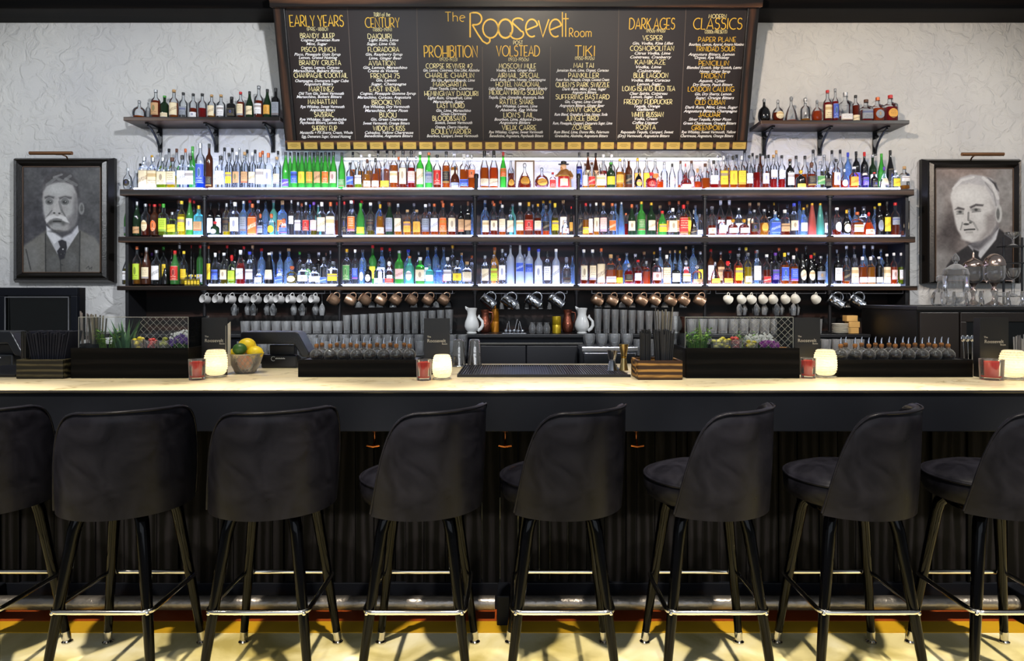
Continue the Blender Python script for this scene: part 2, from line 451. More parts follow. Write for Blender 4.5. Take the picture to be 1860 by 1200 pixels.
def stroke_text(mb, text, cx, cy, h, wid=None, sw=.11, d=-.003, gap=.17, space=.4):
    """text centred on photo pixel cx, baseline at cy, h px high, wid px wide, on the board plane"""
    adv = 0; items = []
    for ch in text:
        if ch == ' ': adv += space; continue
        g = GL.get(ch)
        if g is None: continue
        items.append((adv, g)); adv += g[0] + gap
    adv -= gap
    if wid is None: wid = adv * h
    sx = wid / adv
    x0, v0 = bplane(cx - wid / 2, cy); x1, _ = bplane(cx + wid / 2, cy); _, v1 = bplane(cx, cy - h)
    ux = (x1 - x0) / adv; uy = (v1 - v0)
    for a, g in items:
        for st in g[1]:
            ribbon(mb, [(x0 + (a + p[0]) * ux, v0 + p[1] * uy) for p in st], sw * uy, d)
GOLD = plain('gold_leaf_lettering', '#e8b93c', .38, .15, var=.2, vscale=14)
CREAM = plain('pale_gold_lettering', '#f0e2a4', .5)
WHITE = plain('white_chalk_lettering', '#efece8', .7)

def script_lines(name, lines):
    """slanted handwritten lines: (text, cx, cy, width px, height px)"""
    out = MB()
    for i, (text, cx, cy, wid, h) in enumerate(lines):
        cu = bpy.data.curves.new('handwriting', 'FONT'); cu.body = text; cu.shear = .32; cu.resolution_u = 2; cu.size = 1
        cu.offset = .018
        o = bpy.data.objects.new('handwriting', cu)
        me = bpy.data.meshes.new_from_object(o)
        n = len(me.vertices); co = np.empty(n * 3); me.vertices.foreach_get('co', co); co = co.reshape(-1, 3)
        a, b_ = co[:, 0].min(), co[:, 0].max()
        x0, v0 = bplane(cx - wid / 2, cy); x1, _ = bplane(cx + wid / 2, cy); _, v1 = bplane(cx, cy - h)
        vs = [(x0 + (p[0] - a) / (b_ - a) * (x1 - x0), -.003, v0 + p[1] / .72 * (v1 - v0)) for p in co]
        out.add(vs, [tuple(p.vertices) for p in me.polygons])
        bpy.data.objects.remove(o); bpy.data.curves.remove(cu); bpy.data.meshes.remove(me)
    return obj(name, out, WHITE, board)

# title
tm = MB()
stroke_text(tm, 'The', 827, 39, 17, 36, .09)
stroke_text(tm, 'Room', 1054, 67, 16, 40, .1)
def P2(pts, w):
    ribbon(tm, [bplane(*p) for p in pts], w, -.003)
q = lambda cx, cy, rx, ry, a0, a1, n=20: [(cx + rx * math.cos(math.radians(a0 + (a1 - a0) * i / n)), cy - ry * math.sin(math.radians(a0 + (a1 - a0) * i / n))) for i in range(n + 1)]
W1 = .0112
P2([(854, 68), (854, 24), (860, 23)] + q(864, 34, 11, 11, 90, -90, 12) + [(858, 45)], W1)
P2([(858, 45), (868, 62), (877, 75), (884, 79)] + q(884, 73, 6, 6, -90, 40, 8), W1)
P2(q(891, 52, 14, 17, 0, 360), W1); P2(q(918, 52, 13, 17, 0, 360), W1 * 1.2)
P2(q(941, 40, 10, 7, 20, 200, 10) + [(940, 50), (947, 57)] + q(939, 62, 12, 9, 30, -200, 14), W1)
P2([(955, 55), (975, 47)] + q(966, 51, 11, 16, 20, 300, 18), W1)
P2([(978, 37), (986, 67), (997, 35)], W1)
P2([(998, 55), (1018, 47)] + q(1009, 51, 11, 16, 20, 300, 18), W1)
P2([(1021.5, 22), (1021.5, 67)], W1 * .75); P2([(1027.5, 24), (1027.5, 67)], W1 * .75); P2([(1023, 34), (1033, 34)], W1 * .75)
obj('title_lettering', tm, GOLD, board)

COLS = [
 # heading, cx, baseline, h, w, small line above, date, date baseline, [names: (text, cx, y, w)], [ingredients]
 ('EARLY YEARS', 576, 48, 20, 97, None, ('(PRE-1880)', 577, 56, 38)),
 ('CENTURY', 695, 50, 18, 62, ('TURN of the', 694, 30, 30), ('(1880-1919)', 695, 57, 34)),
 ('PROHIBITION', 819, 104, 21, 96, None, ('(1920-1933)', 815, 111, 32)),
 ('VOLSTEAD', 941, 102, 19, 78, ('POST', 941, 81, 17), ('(1933-1950s)', 942, 111, 37)),
 ('TIKI', 1062, 102, 19, 36, None, ('(1950-1970s)', 1062, 109, 35)),
 ('DARK AGES', 1184, 53, 20, 82, None, ('(1950s-1990s)', 1191, 59, 34)),
 ('CLASSICS', 1303, 53, 20, 88, ('MODERN', 1303, 33, 32), ('(2000s-PRESENT)', 1300, 61, 40)),
]
NAMES = [
 [('BRANDY JULEP', 577, 69, 62), ('PISCO PUNCH', 579, 94, 61), ('BRANDY CRUSTA', 582, 118, 75), ('CHAMPAGNE COCKTAIL', 583, 141, 97), ('MARTINEZ', 584, 166, 45), ('MANHATTAN', 586, 189, 52), ('SAZERAC', 589, 212, 35), ('SHERRY FLIP', 590, 237, 45)],
 [('DAIQUIRI', 690, 70, 43), ('FLORADORA', 697, 94, 56), ('AVIATION', 694, 119, 48), ('FRENCH 75', 700, 142, 52), ('EAST INDIA', 699, 166, 54), ('BROOKLYN', 702, 190, 52), ('BIJOU', 705, 213, 30), ('WIDOW\'S KISS', 707, 237, 57)],
 [('CORPSE REVIVER #2', 816, 124, 84), ('CHARLIE CHAPLIN', 817, 141, 88), ('MARGARITA', 817, 157, 60), ('HEMINGWAY DAIQUIRI', 820, 174, 97), ('LAST WORD', 819, 196, 49), ('BLOOD&SAND', 816, 219, 60), ('BOULEVARDIER', 820, 243, 71)],
 [('MOSCOW MULE', 940, 124, 67), ('AIRMAIL SPECIAL', 942, 141, 75), ('HOTEL NACIONAL', 941, 157, 80), ('MEXICAN FIRING SQUAD', 938, 172, 98), ('RATTLE SNAKE', 939, 189, 61), ('LION\'S TAIL', 942, 213, 54), ('VIEUX CARRE', 943, 236, 62)],
 [('MAI TAI', 1060, 123, 36), ('PAINKILLER', 1060, 141, 55), ('QUEEN\'S PARK SWIZZLE', 1058, 158, 97), ('SUFFERING BASTARD', 1058, 180, 97), ('NAVY GROG', 1060, 203, 59), ('JUNGLE BIRD', 1057, 219, 59), ('ZOMBIE', 1057, 235, 36)],
 [('VESPER', 1185, 73, 36), ('COSMOPOLITAN', 1184, 92, 79), ('KAMIKAZE', 1181, 117, 55), ('BLUE LAGOON', 1182, 141, 62), ('LONG ISLAND ICED TEA', 1178, 165, 95), ('FREDDY FUDPUCKER', 1177, 189, 87), ('WHITE RUSSIAN', 1176, 212, 57), ('ROSITA', 1173, 235, 35)],
 [('PAPER PLANE', 1302, 76, 68), ('TRINIDAD SOUR', 1299, 93, 71), ('PENICILLIN', 1296, 119, 54), ('TRIDENT', 1295, 142, 47), ('LONDON CALLING', 1291, 166, 83), ('OLD CUBAN', 1289, 190, 54), ('JAGUAR', 1288, 212, 39), ('GREENPOINT', 1287, 236, 62)],
]
INGR = [
 [('Cognac, Jamaican Rum', 582, 75, 70), ('Mint, Sugar', 576, 82, 38), ('Pisco, Pineapple Gum Syrup', 577, 101, 84), ('Lemon, Grated Nutmeg', 578, 107, 70), ('Cognac, Lemon, Curacao', 582, 125, 70), ('Maraschino, Bakers Bitters', 578, 131, 90), ('Champagne, Demerara Sugar Cube', 585, 149, 97), ('Angostura Bitters', 579, 155, 53), ('Old Tom Gin, Sweet Vermouth', 584, 172, 82), ('Maraschino, Bokers Bitters', 580, 178, 82), ('Rye Whiskey, Sweet Vermouth', 586, 196, 80), ('Angostura Bitters', 586, 202, 46), ('Rye Whiskey, Sugar, Absinthe', 587, 219, 85), ('Peychauds Bitters, Lemon Oils', 585, 225, 80), ('Manzanilla + PX Sherry, Cream, Whole', 593, 243, 96), ('Egg, Demerara Sugar, Grated Nutmeg', 593, 250, 90)],
 [('Light Rum, Lime', 697, 75, 54), ('Sugar, Lime Oils', 693, 82, 53), ('Gin, Raspberry Syrup', 698, 101, 67), ('Lime, Ginger Beer', 700, 108, 60), ('Gin, Lemon, Maraschino', 700, 125, 80), ('Creme de Violette', 696, 131, 55), ('Gin, Lemon', 702, 148, 37), ('Sugar, Champagne', 706, 155, 64), ('Cognac, Pineapple Gomme Syrup', 705, 172, 101), ('Maraschino, Curacao, Angostura', 698, 179, 97), ('Rye Whiskey, Dry Vermouth', 702, 196, 84), ('Maraschino, Amer Picon', 702, 203, 78), ('Gin, Green Chartreuse', 707, 219, 66), ('Sweet Vermouth, Orange Bitters', 702, 226, 85), ('Calvados, Yellow Chartreuse', 707, 243, 88), ('Benedictine, Angostura Bitters', 706, 249, 88)],
 [('Gin, Lemon, Cointreau, Kina Lillet, Absinthe', 820, 130, 102), ('Slo Gin, Apricot Brandy, Lime', 823, 148, 79), ('Silver Tequila, Lime, Cointreau', 820, 163, 79), ('Light Rum, Grapefruit, Lime', 817, 180, 80), ('Maraschino, Sugar', 815, 187, 57), ('Gin, Lime, Maraschino', 824, 203, 63), ('Green Chartreuse', 824, 209, 46), ('Scotch, Sweet Vermouth', 824, 225, 68), ('Orange, Cherry Heering', 821, 233, 60), ('Bourbon, Campari, Sweet Vermouth', 822, 249, 93)],
 [('Vodka, Lime, Ginger Beer', 938, 130, 72), ('Dark Rum, Lime, Honey, Champagne', 941, 147, 100), ('Light Rum, Pineapple, Lime, Apricot Brandy', 941, 163, 107), ('Tequila, Lime, Grenadine, Angostura, Soda', 938, 179, 100), ('Rye Whiskey, Lemon, Lime', 938, 195, 76), ('Absinthe, Egg White', 942, 202, 68), ('Bourbon, Lime, Allspice Dram', 941, 219, 86), ('Angostura Bitters', 935, 225, 57), ('Rye Whiskey, Cognac, Sweet Vermouth', 937, 242, 98), ('Benedictine, Angostura, Peychauds Bitters', 938, 249, 98)],
 [('Jamaican Rum, Lime, Orgeat, Curacao', 1058, 130, 95), ('Pusser Rum, Pineapple, Orange, Coconut Cream', 1058, 147, 97), ('Dark Rum, Mint, Lime, Sugar', 1061, 164, 80), ('Angostura Bitters', 1061, 170, 45), ('Gin, Cognac, Lime Cordial', 1060, 187, 68), ('Angostura Bitters, Ginger Beer', 1057, 194, 82), ('Rum Blend, Grapefruit, Lime, Honey, Soda', 1055, 210, 96), ('Rum, Pineapple, Campari, Demerara Sugar, Lime', 1058, 226, 108), ('Rum Blend, Lime, Donns Mix, Falernum', 1056, 242, 100), ('Grenadine, Absinthe, Angostura Bitters', 1056, 249, 96)],
 [('Gin, Vodka, Kina Lillet', 1186, 81, 74), ('Citrus Vodka, Lime', 1185, 99, 65), ('Cointreau, Cranberry', 1182, 106, 75), ('Vodka, Lime', 1178, 124, 46), ('Cointreau', 1179, 131, 43), ('Vodka, Blue Curacao', 1182, 148, 70), ('Lemon, Sugar', 1179, 155, 45), ('Clear Spirits, Cointreau', 1178, 172, 69), ('Lemon, Sugar, Cola', 1174, 178, 58), ('Tequila, Orange', 1175, 195, 47), ('Galliano', 1172, 201, 31), ('Vodka, Cream', 1173, 218, 41), ('Coffee Liqueur', 1172, 225, 47), ('Reposado Tequila, Campari, Sweet', 1175, 242, 96), ('(Dry) Vermouth, Angostura Bitters', 1169, 249, 94)],
 [('Bourbon, Lemon, Aperol, Amaro Nonino', 1301, 83, 100), ('Angostura Bitters, Lemon', 1292, 101, 84), ('Orgeat, Rye Whiskey', 1293, 107, 63), ('Blended Scotch, Islay Scotch, Lemon', 1299, 125, 104), ('Honey, Ginger Syrup', 1298, 132, 56), ('Aquavit, Cynar', 1293, 149, 49), ('Dry Sherry, Peach Bitters', 1294, 156, 72), ('Gin, Dry Sherry, Lemon', 1295, 173, 66), ('Sugar, Orange Bitters', 1298, 180, 70), ('Dark Rum, Mint, Lime, Sugar', 1292, 197, 96), ('Angostura Bitters, Champagne', 1290, 204, 97), ('Silver Tequila, Amer Picon', 1289, 219, 77), ('Green Chartreuse, Orange Bitters', 1289, 226, 96), ('Rye Whiskey, Sweet Vermouth, Yellow', 1287, 242, 99), ('Chartreuse, Angostura, Orange Bitters', 1284, 249, 96)],
]
for (hd, cx, by, h, w, sm_, dt), nm, ig in zip(COLS, NAMES, INGR):
    a = MB(); stroke_text(a, hd, cx, by, h, w, .085, gap=.14, space=.25); obj('heading_lettering', a, GOLD, board)
    b_ = MB(); stroke_text(b_, dt[0], dt[1], dt[2], 6.5, dt[3], .1)
    if sm_: stroke_text(b_, sm_[0], sm_[1], sm_[2], 7, sm_[3], .13)
    obj('date_lettering', b_, CREAM, board)
    for t, x_, y_, w_ in nm:
        c_ = MB(); stroke_text(c_, t, x_, y_, 8.6, w_, .125)
        obj('drink_name', c_, CREAM if hd != 'CLASSICS' else GOLD, board)
    for t, x_, y_, w_ in ig: script_lines('ingredient_line', [(t, x_, y_, w_, 5.2)])

lb = empty('light_bar', (X(968, 5.47), 5.487, Z(288, 5.47)), 'slim white light bar fixed to the wall just under the menu board', 'light')
obj('housing', MB().box(-1.52, 1.52, 0, .012, -.010, .012), plain('bar_housing', '#c8c8ca', .4), lb)
obj('diffuser', MB().box(-1.51, 1.51, -.010, -.0005, -.007, .007), emit('light_bar_diffuser', (1.0, .92, .78, 1), 10.0), lb)

# ------------------------------------------------------------------ painted portraits
class Paint:
    """small painter working on a pixel grid; coordinates are canvas fractions times (W, H)"""
    def __init__(s, W, H, base):
        s.W, s.H = W, H; s.a = np.ones((H, W, 3)) * np.array(base) / 255
        s.yy, s.xx = np.mgrid[0:H, 0:W]; s.xx = s.xx + .5; s.yy = s.yy + .5
    def put(s, m, c, al=1.):
        c = np.array(c if hasattr(c, '__len__') else (c, c, c)) / 255
        m = (np.clip(m, 0, 1) * al)[..., None]; s.a = s.a * (1 - m) + c * m
    def ell(s, cx, cy, rx, ry, c, soft=.15, al=1., rot=0.):
        t = math.radians(rot); dx, dy = s.xx - cx, s.yy - cy
        u = (dx * math.cos(t) + dy * math.sin(t)) / rx; v = (-dx * math.sin(t) + dy * math.cos(t)) / ry
        s.put((1 - np.sqrt(u * u + v * v)) / soft + .5, c, al)
    def poly(s, pts, c, soft=1., al=1.):
        x, y = s.xx, s.yy; ins = np.zeros(x.shape, bool); n = len(pts); dist = np.full(x.shape, 1e9)
        for i in range(n):
            x1, y1 = pts[i]; x2, y2 = pts[(i + 1) % n]
            if y1 != y2:
                cond = ((y1 > y) != (y2 > y)) & (x < (x2 - x1) * (y - y1) / (y2 - y1) + x1); ins ^= cond
            L2 = max(1e-9, (x2 - x1) ** 2 + (y2 - y1) ** 2)
            t = np.clip(((x - x1) * (x2 - x1) + (y - y1) * (y2 - y1)) / L2, 0, 1)
            dist = np.minimum(dist, np.hypot(x - x1 - t * (x2 - x1), y - y1 - t * (y2 - y1)))
        s.put(np.where(ins, dist, -dist) / soft + .5, c, al)
    def line(s, pts, c, w=1.5, al=1.):
        dist = np.full(s.xx.shape, 1e9)
        for (x1, y1), (x2, y2) in zip(pts, pts[1:]):
            L2 = max(1e-9, (x2 - x1) ** 2 + (y2 - y1) ** 2)
            t = np.clip(((s.xx - x1) * (x2 - x1) + (s.yy - y1) * (y2 - y1)) / L2, 0, 1)
            dist = np.minimum(dist, np.hypot(s.xx - x1 - t * (x2 - x1), s.yy - y1 - t * (y2 - y1)))
        s.put((w / 2 - dist) / 1.0 + .5, c, al)
    def noise(s, amp, cell, seed):
        r = np.random.RandomState(seed); g = r.rand(s.H // cell + 2, s.W // cell + 2)
        fx, fy = s.xx / cell, s.yy / cell; ix, iy = fx.astype(int), fy.astype(int); tx, ty = fx - ix, fy - iy
        tx = tx * tx * (3 - 2 * tx); ty = ty * ty * (3 - 2 * ty)
        v = (g[iy, ix] * (1 - tx) + g[iy, ix + 1] * tx) * (1 - ty) + (g[iy + 1, ix] * (1 - tx) + g[iy + 1, ix + 1] * tx) * ty
        s.a = np.clip(s.a + (v[..., None] - .5) * amp / 255, 0, 1)
    def mesh(s, name, w, h):
        me = bpy.data.meshes.new(name); W, H = s.W, s.H
        vs = [((i / W - .5) * w, 0, (.5 - j / H) * h) for j in range(H + 1) for i in range(W + 1)]
        fs = [(j * (W + 1) + i, (j + 1) * (W + 1) + i, (j + 1) * (W + 1) + i + 1, j * (W + 1) + i + 1) for j in range(H) for i in range(W)]
        me.from_pydata(vs, [], fs)
        at = me.color_attributes.new('paint', 'FLOAT_COLOR', 'CORNER')
        c = s.a.reshape(-1, 3); lin = np.where(c <= .04045, c / 12.92, ((c + .055) / 1.055) ** 2.4)
        rgba = np.ones((len(c), 4)); rgba[:, :3] = lin
        at.data.foreach_set('color', np.repeat(rgba, 4, axis=0).astype(np.float32).ravel())
        return me
def paint_mat():
    m, nt, b = newmat('oil_paint'); a = nt.nodes.new('ShaderNodeAttribute'); a.attribute_name = 'paint'
    nt.links.new(a.outputs['Color'], b.inputs['Base Color']); b.inputs['Roughness'].default_value = .5
    return m
PM = paint_mat()

def portrait_moustache():
    p = Paint(160, 219, (62, 61, 66)); S = 160 / 650
    T = lambda pts: [((x - 145) * S, (y - 195) * S) for x, y in pts]
    E = lambda x, y, rx, ry, c, soft=.3, al=1., rot=0: p.ell((x - 145) * S, (y - 195) * S, rx * S, ry * S, c, soft, al, rot)
    E(700, 300, 170, 160, 92, 1.2, .6); E(200, 330, 120, 160, 80, 1.2, .5); E(720, 620, 120, 200, 74, 1.2, .5)
    p.noise(26, 14, 3); p.noise(14, 5, 4)
    p.poly(T([(128, 880), (250, 790), (335, 730), (610, 720), (740, 790), (810, 880), (810, 1100), (128, 1100)]), (106, 104, 99), 5)   # coat
    E(220, 960, 70, 110, 124, .9, .5); E(700, 900, 70, 110, 122, .9, .5)
    p.poly(T([(330, 740), (336, 1100), (618, 1100), (622, 730)]), (82, 81, 78), 4)                               # waistcoat
    E(400, 1000, 50, 70, 100, .9, .6); E(550, 980, 50, 80, 104, .9, .6)
    p.line(T([(332, 760), (334, 1090)]), 40, 2.2); p.line(T([(620, 740), (614, 1090)]), 46, 2.2); p.line(T([(170, 890), (210, 1060)]), 60, 2.4)
    p.line(T([(455, 970), (462, 1090)]), 45, 2)
    E(468, 1020, 9, 9, 60); E(462, 1080, 8, 8, 60)
    p.poly(T([(338, 690), (342, 760), (430, 925), (470, 960), (610, 740), (602, 688), (470, 780)]), (176, 176, 180), 2)                         # shirt
    p.poly(T([(345, 700), (470, 790), (405, 845), (345, 760)]), (208, 208, 212), 2)
    p.poly(T([(600, 690), (470, 795), (540, 838), (606, 745)]), (192, 192, 198), 2)
    p.poly(T([(345, 690), (400, 745), (470, 792), (550, 755), (600, 685), (590, 600), (360, 640)]), (70, 69, 74), 5)                          # neck in shade
    p.poly(T([(438, 822), (470, 808), (505, 824), (512, 875), (490, 965), (452, 978), (428, 905), (455, 870)]), (34, 33, 40), 2)                  # tie
    E(478, 888, 7, 7, 190, .5); E(462, 930, 4, 4, 90); E(490, 920, 4, 4, 90)
    p.poly(T([(296, 440), (305, 360), (335, 285), (400, 245), (475, 232), (555, 262), (605, 330), (615, 440), (600, 470), (310, 470)]), (58, 55, 58), 4)   # hair
    p.poly(T([(306, 470), (312, 410), (345, 355), (410, 335), (480, 325), (560, 350), (592, 420), (602, 540), (596, 620), (575, 690), (520, 732), (440, 745), (380, 715), (335, 650), (318, 570)]), (156, 153, 152), 4)   # face
    E(440, 385, 110, 55, 182, .9, .75); E(345, 560, 30, 70, 176, .9, .7); E(540, 570, 45, 80, 168, .9, .6)
    p.poly(T([(575, 430), (604, 470), (600, 620), (575, 700), (520, 740), (560, 640)]), (98, 96, 98), 9, .8)
    p.poly(T([(500, 640), (600, 560), (590, 660), (540, 720)]), (112, 110, 112), 8, .7)
    E(632, 548, 24, 50, 128, .3); E(634, 545, 12, 32, 84, .5)
    p.line(T([(345, 350), (420, 290), (480, 320), (540, 275)]), 122, 6, .7); p.line(T([(400, 285), (470, 262)]), 150, 4, .6); p.line(T([(500, 300), (590, 350)]), 128, 6, .6)
    p.poly(T([(325, 452), (360, 438), (405, 450), (400, 464), (330, 468)]), (74, 72, 74), 4); p.poly(T([(445, 455), (500, 440), (550, 452), (548, 466), (450, 470)]), (74, 72, 74), 4)
    E(365, 492, 36, 26, 104, .5); E(495, 492, 40, 26, 104, .5)
    E(365, 494, 18, 12, 50, .5); E(492, 494, 18, 12, 50, .5); E(372, 489, 4, 4, 200, .6); E(499, 489, 4, 4, 200, .6)
    for cx in (365, 495):
        p.line([((cx + 38 * math.cos(t) - 145) * S, (490 + 34 * math.sin(t) - 195) * S) for t in np.linspace(0, 2 * PI, 24)], 176, 1.0, .75)
    p.poly(T([(405, 470), (440, 468), (462, 560), (470, 585), (430, 600), (385, 582), (398, 540)]), (174, 171, 170), 5)      # nose
    p.line(T([(448, 490), (470, 575)]), 110, 5, .7); E(405, 585, 10, 7, 60, .6); E(448, 588, 10, 7, 60, .6)
    p.line(T([(468, 560), (515, 645)]), 96, 3, .8); p.line(T([(385, 565), (345, 615)]), 104, 3, .8)
    E(430, 668, 78, 30, 70, .5, .8)
    p.poly(T([(330, 640), (350, 612), (400, 598), (430, 612), (462, 600), (505, 620), (530, 668), (500, 660), (440, 630), (420, 625), (372, 640), (342, 672)]), (206, 204, 204), 3)   # moustache
    p.line(T([(395, 640), (430, 634), (465, 642)]), 120, 3); p.line(T([(400, 655), (460, 656)]), 40, 3)
    E(425, 690, 45, 24, 158, .7, .9); E(420, 738, 60, 12, 66, .8, .6)
    p.line(T([(670, 1050), (690, 1030), (700, 1055), (720, 1035), (715, 1060)]), 50, 1.2)
    p.noise(12, 3, 9); p.noise(10, 8, 12)
    return p
def portrait_whitehair():
    p = Paint(160, 228, (122, 114, 112)); S = 160 / 655
    T = lambda pts: [((x - 178) * S, (y - 210) * S) for x, y in pts]
    E = lambda x, y, rx, ry, c, soft=.3, al=1., rot=0: p.ell((x - 178) * S, (y - 210) * S, rx * S, ry * S, c, soft, al, rot)
    E(400, 230, 240, 60, (146, 124, 114), 1.3, .6); E(780, 380, 120, 200, 146, 1.3, .6); E(300, 760, 90, 190, (62, 54, 54), 1.1, .9, 12); E(210, 560, 50, 160, 140, 1.2, .5)
    E(240, 1000, 90, 150, 140, 1.2, .7); E(760, 640, 60, 100, 132, 1.2, .6)
    p.noise(30, 16, 21); p.noise(14, 6, 22)
    p.poly(T([(275, 1020), (350, 920), (460, 845), (700, 700), (760, 745), (850, 800), (850, 1170), (275, 1170)]), (36, 33, 36), 4)       # jacket
    p.poly(T([(455, 850), (500, 900), (560, 960), (690, 800), (715, 705), (640, 780)]), (196, 198, 204), 3)                                 # shirt
    p.poly(T([(470, 820), (540, 900), (650, 800), (710, 700), (690, 640), (480, 780)]), (120, 118, 124), 6)                                  # neck
    p.poly(T([(440, 820), (540, 850), (640, 760), (560, 860), (500, 890)]), (74, 72, 78), 8, .8)
    p.poly(T([(500, 880), (545, 900), (535, 990), (490, 960)]), (30, 28, 32), 3)
    p.poly(T([(312, 430), (340, 350), (390, 290), (480, 262), (570, 272), (650, 295), (705, 360), (720, 460), (715, 530), (680, 560), (650, 480), (600, 380), (450, 340), (350, 370), (325, 440)]), (178, 176, 180), 4)   # hair
    p.poly(T([(620, 290), (690, 335), (712, 400), (690, 380), (650, 320)]), (44, 42, 46), 4)
    p.poly(T([(308, 450), (330, 380), (380, 350), (470, 335), (600, 360), (650, 450), (690, 560), (690, 680), (640, 760), (560, 810), (480, 826), (410, 795), (365, 720), (335, 600)]), (198, 196, 196), 4)      # face
    E(450, 440, 130, 70, 222, .9, .7); E(380, 640, 32, 60, 214, .9, .6); E(450, 790, 50, 22, 214, .8, .7); E(560, 600, 70, 50, 212, .9, .6)
    p.poly(T([(600, 600), (690, 560), (695, 680), (640, 765), (540, 815), (600, 720)]), (138, 132, 132), 12, .85)
    p.poly(T([(640, 470), (690, 540), (690, 640), (665, 600)]), (160, 156, 158), 8, .7)
    p.line(T([(330, 380), (400, 310), (500, 285)]), 216, 5, .7); p.line(T([(580, 290), (660, 350), (705, 460)]), 214, 6, .7); p.line(T([(600, 330), (670, 420), (690, 520)]), 128, 3, .6)
    E(712, 588, 28, 74, 184, .25); E(706, 590, 14, 48, 96, .5)
    p.poly(T([(340, 555), (370, 530), (425, 545), (420, 558), (365, 550)]), (70, 66, 68), 3); p.poly(T([(468, 530), (520, 506), (585, 512), (580, 525), (520, 524), (478, 545)]), (66, 62, 64), 3)
    E(388, 572, 30, 14, 132, .6); E(520, 555, 40, 16, 132, .6); E(388, 573, 13, 10, 58, .5); E(522, 555, 14, 10, 58, .5)
    p.line(T([(360, 590), (418, 588)]), 120, 2); p.line(T([(488, 574), (560, 568)]), 120, 2)
    p.poly(T([(430, 560), (450, 555), (455, 640), (490, 655), (470, 680), (420, 672), (405, 655)]), (206, 204, 204), 4)
    p.line(T([(458, 580), (456, 640), (486, 655)]), 110, 4, .8); E(440, 674, 24, 9, 62, .6); E(474, 662, 12, 8, 84, .6)
    p.line(T([(408, 660), (392, 720)]), 130, 3, .7); p.line(T([(500, 660), (535, 720)]), 140, 4, .7)
    p.line(T([(425, 722), (460, 718), (510, 716)]), 60, 3.2); p.line(T([(440, 742), (490, 740)]), 150, 4, .7)
    p.noise(12, 3, 29); p.noise(10, 8, 32)
    return p

FRAMEM = plain('ebonised_frame', '#14110f', .3, bump=.15, bscale=90)
FRLINE = plain('frame_fillet', '#5a4638', .35)
PICB = plain('antique_bronze', '#8a6244', .3, .8)
def framed(name, label, x0, x1, y0, y1, ix0, ix1, iy0, iy1, pnt, lamp_px):
    d = WALL - .06
    r = empty(name, (X((x0 + x1) / 2, d), d, Z((y0 + y1) / 2, d)), label, 'painting')
    w, h = (x1 - x0) * d / F, (y1 - y0) * d / F
    a, b_ = X(ix0, d) - r.location.x, X(ix1, d) - r.location.x
    t, u = Z(iy1, d) - r.location.z, Z(iy0, d) - r.location.z
    fr = MB()
    steps = [(0., .02), (.25, -.022), (.45, -.012), (.7, -.03), (1., .0)]
    for (s0, p0), (s1, p1) in zip(steps, steps[1:]):
        o = [(-w / 2 + (a + w / 2) * s, w / 2 + (b_ - w / 2) * s, -h / 2 + (t + h / 2) * s, h / 2 + (u - h / 2) * s) for s in (s0, s1)]
        q0, q1 = o
        vs = [(q0[0], p0, q0[2]), (q0[1], p0, q0[2]), (q0[1], p0, q0[3]), (q0[0], p0, q0[3]), (q1[0], p1, q1[2]), (q1[1], p1, q1[2]), (q1[1], p1, q1[3]), (q1[0], p1, q1[3])]
        fr.add(vs, [(0, 1, 5, 4), (1, 2, 6, 5), (2, 3, 7, 6), (3, 0, 4, 7)])
    fr.add([(-w / 2, .02, -h / 2), (w / 2, .02, -h / 2), (w / 2, .02, h / 2), (-w / 2, .02, h / 2), (-w / 2, .055, -h / 2), (w / 2, .055, -h / 2), (w / 2, .055, h / 2), (-w / 2, .055, h / 2)],
           [(0, 4, 5, 1), (1, 5, 6, 2), (2, 6, 7, 3), (3, 7, 4, 0), (4, 7, 6, 5)])
    obj('frame', fr, FRAMEM, r)
    fl = MB(); e = .006
    fl.box(a, b_, -.004, .002, t, t + e).box(a, b_, -.004, .002, u - e, u).box(a, a + e, -.004, .002, t, u).box(b_ - e, b_, -.004, .002, t, u)
    obj('inner_fillet', fl, FRLINE, r)
    obj('canvas', pnt.mesh('canvas', b_ - a, u - t), PM, r, ((a + b_) / 2, .004, (t + u) / 2))
    lx0, lx1, ly, ax = lamp_px
    lx0, lx1, ax = X(lx0, d - .1) - r.location.x, X(lx1, d - .1) - r.location.x, X(ax, d - .05) - r.location.x
    lz = Z(ly, d - .1) - r.location.z
    g = obj('picture_lamp', MB().tube([(lx0, -.10, lz), (lx1, -.10, lz)], .014, 12), PICB, r, smooth=40)
    obj('lamp_arm', MB().tube([(ax, .01, h / 2 - .03), (ax, -.02, h / 2 + .005), (ax - .01, -.06, lz - .002), (ax - .03, -.10, lz - .01)], .006, 8), PICB, g, smooth=50)
    return r
framed('portrait', 'framed grey portrait of a man with moustache and glasses under a brass lamp', 24, 205, 286, 513, 41, 183, 302, 495, portrait_moustache(), (54, 131, 278, 116))
framed('portrait', 'framed grey portrait of a white-haired clean-shaven man under a brass lamp', 1677, 1855, 288, 515, 1699, 1841, 305, 510, portrait_whitehair(), (1747, 1823, 280, 1770))

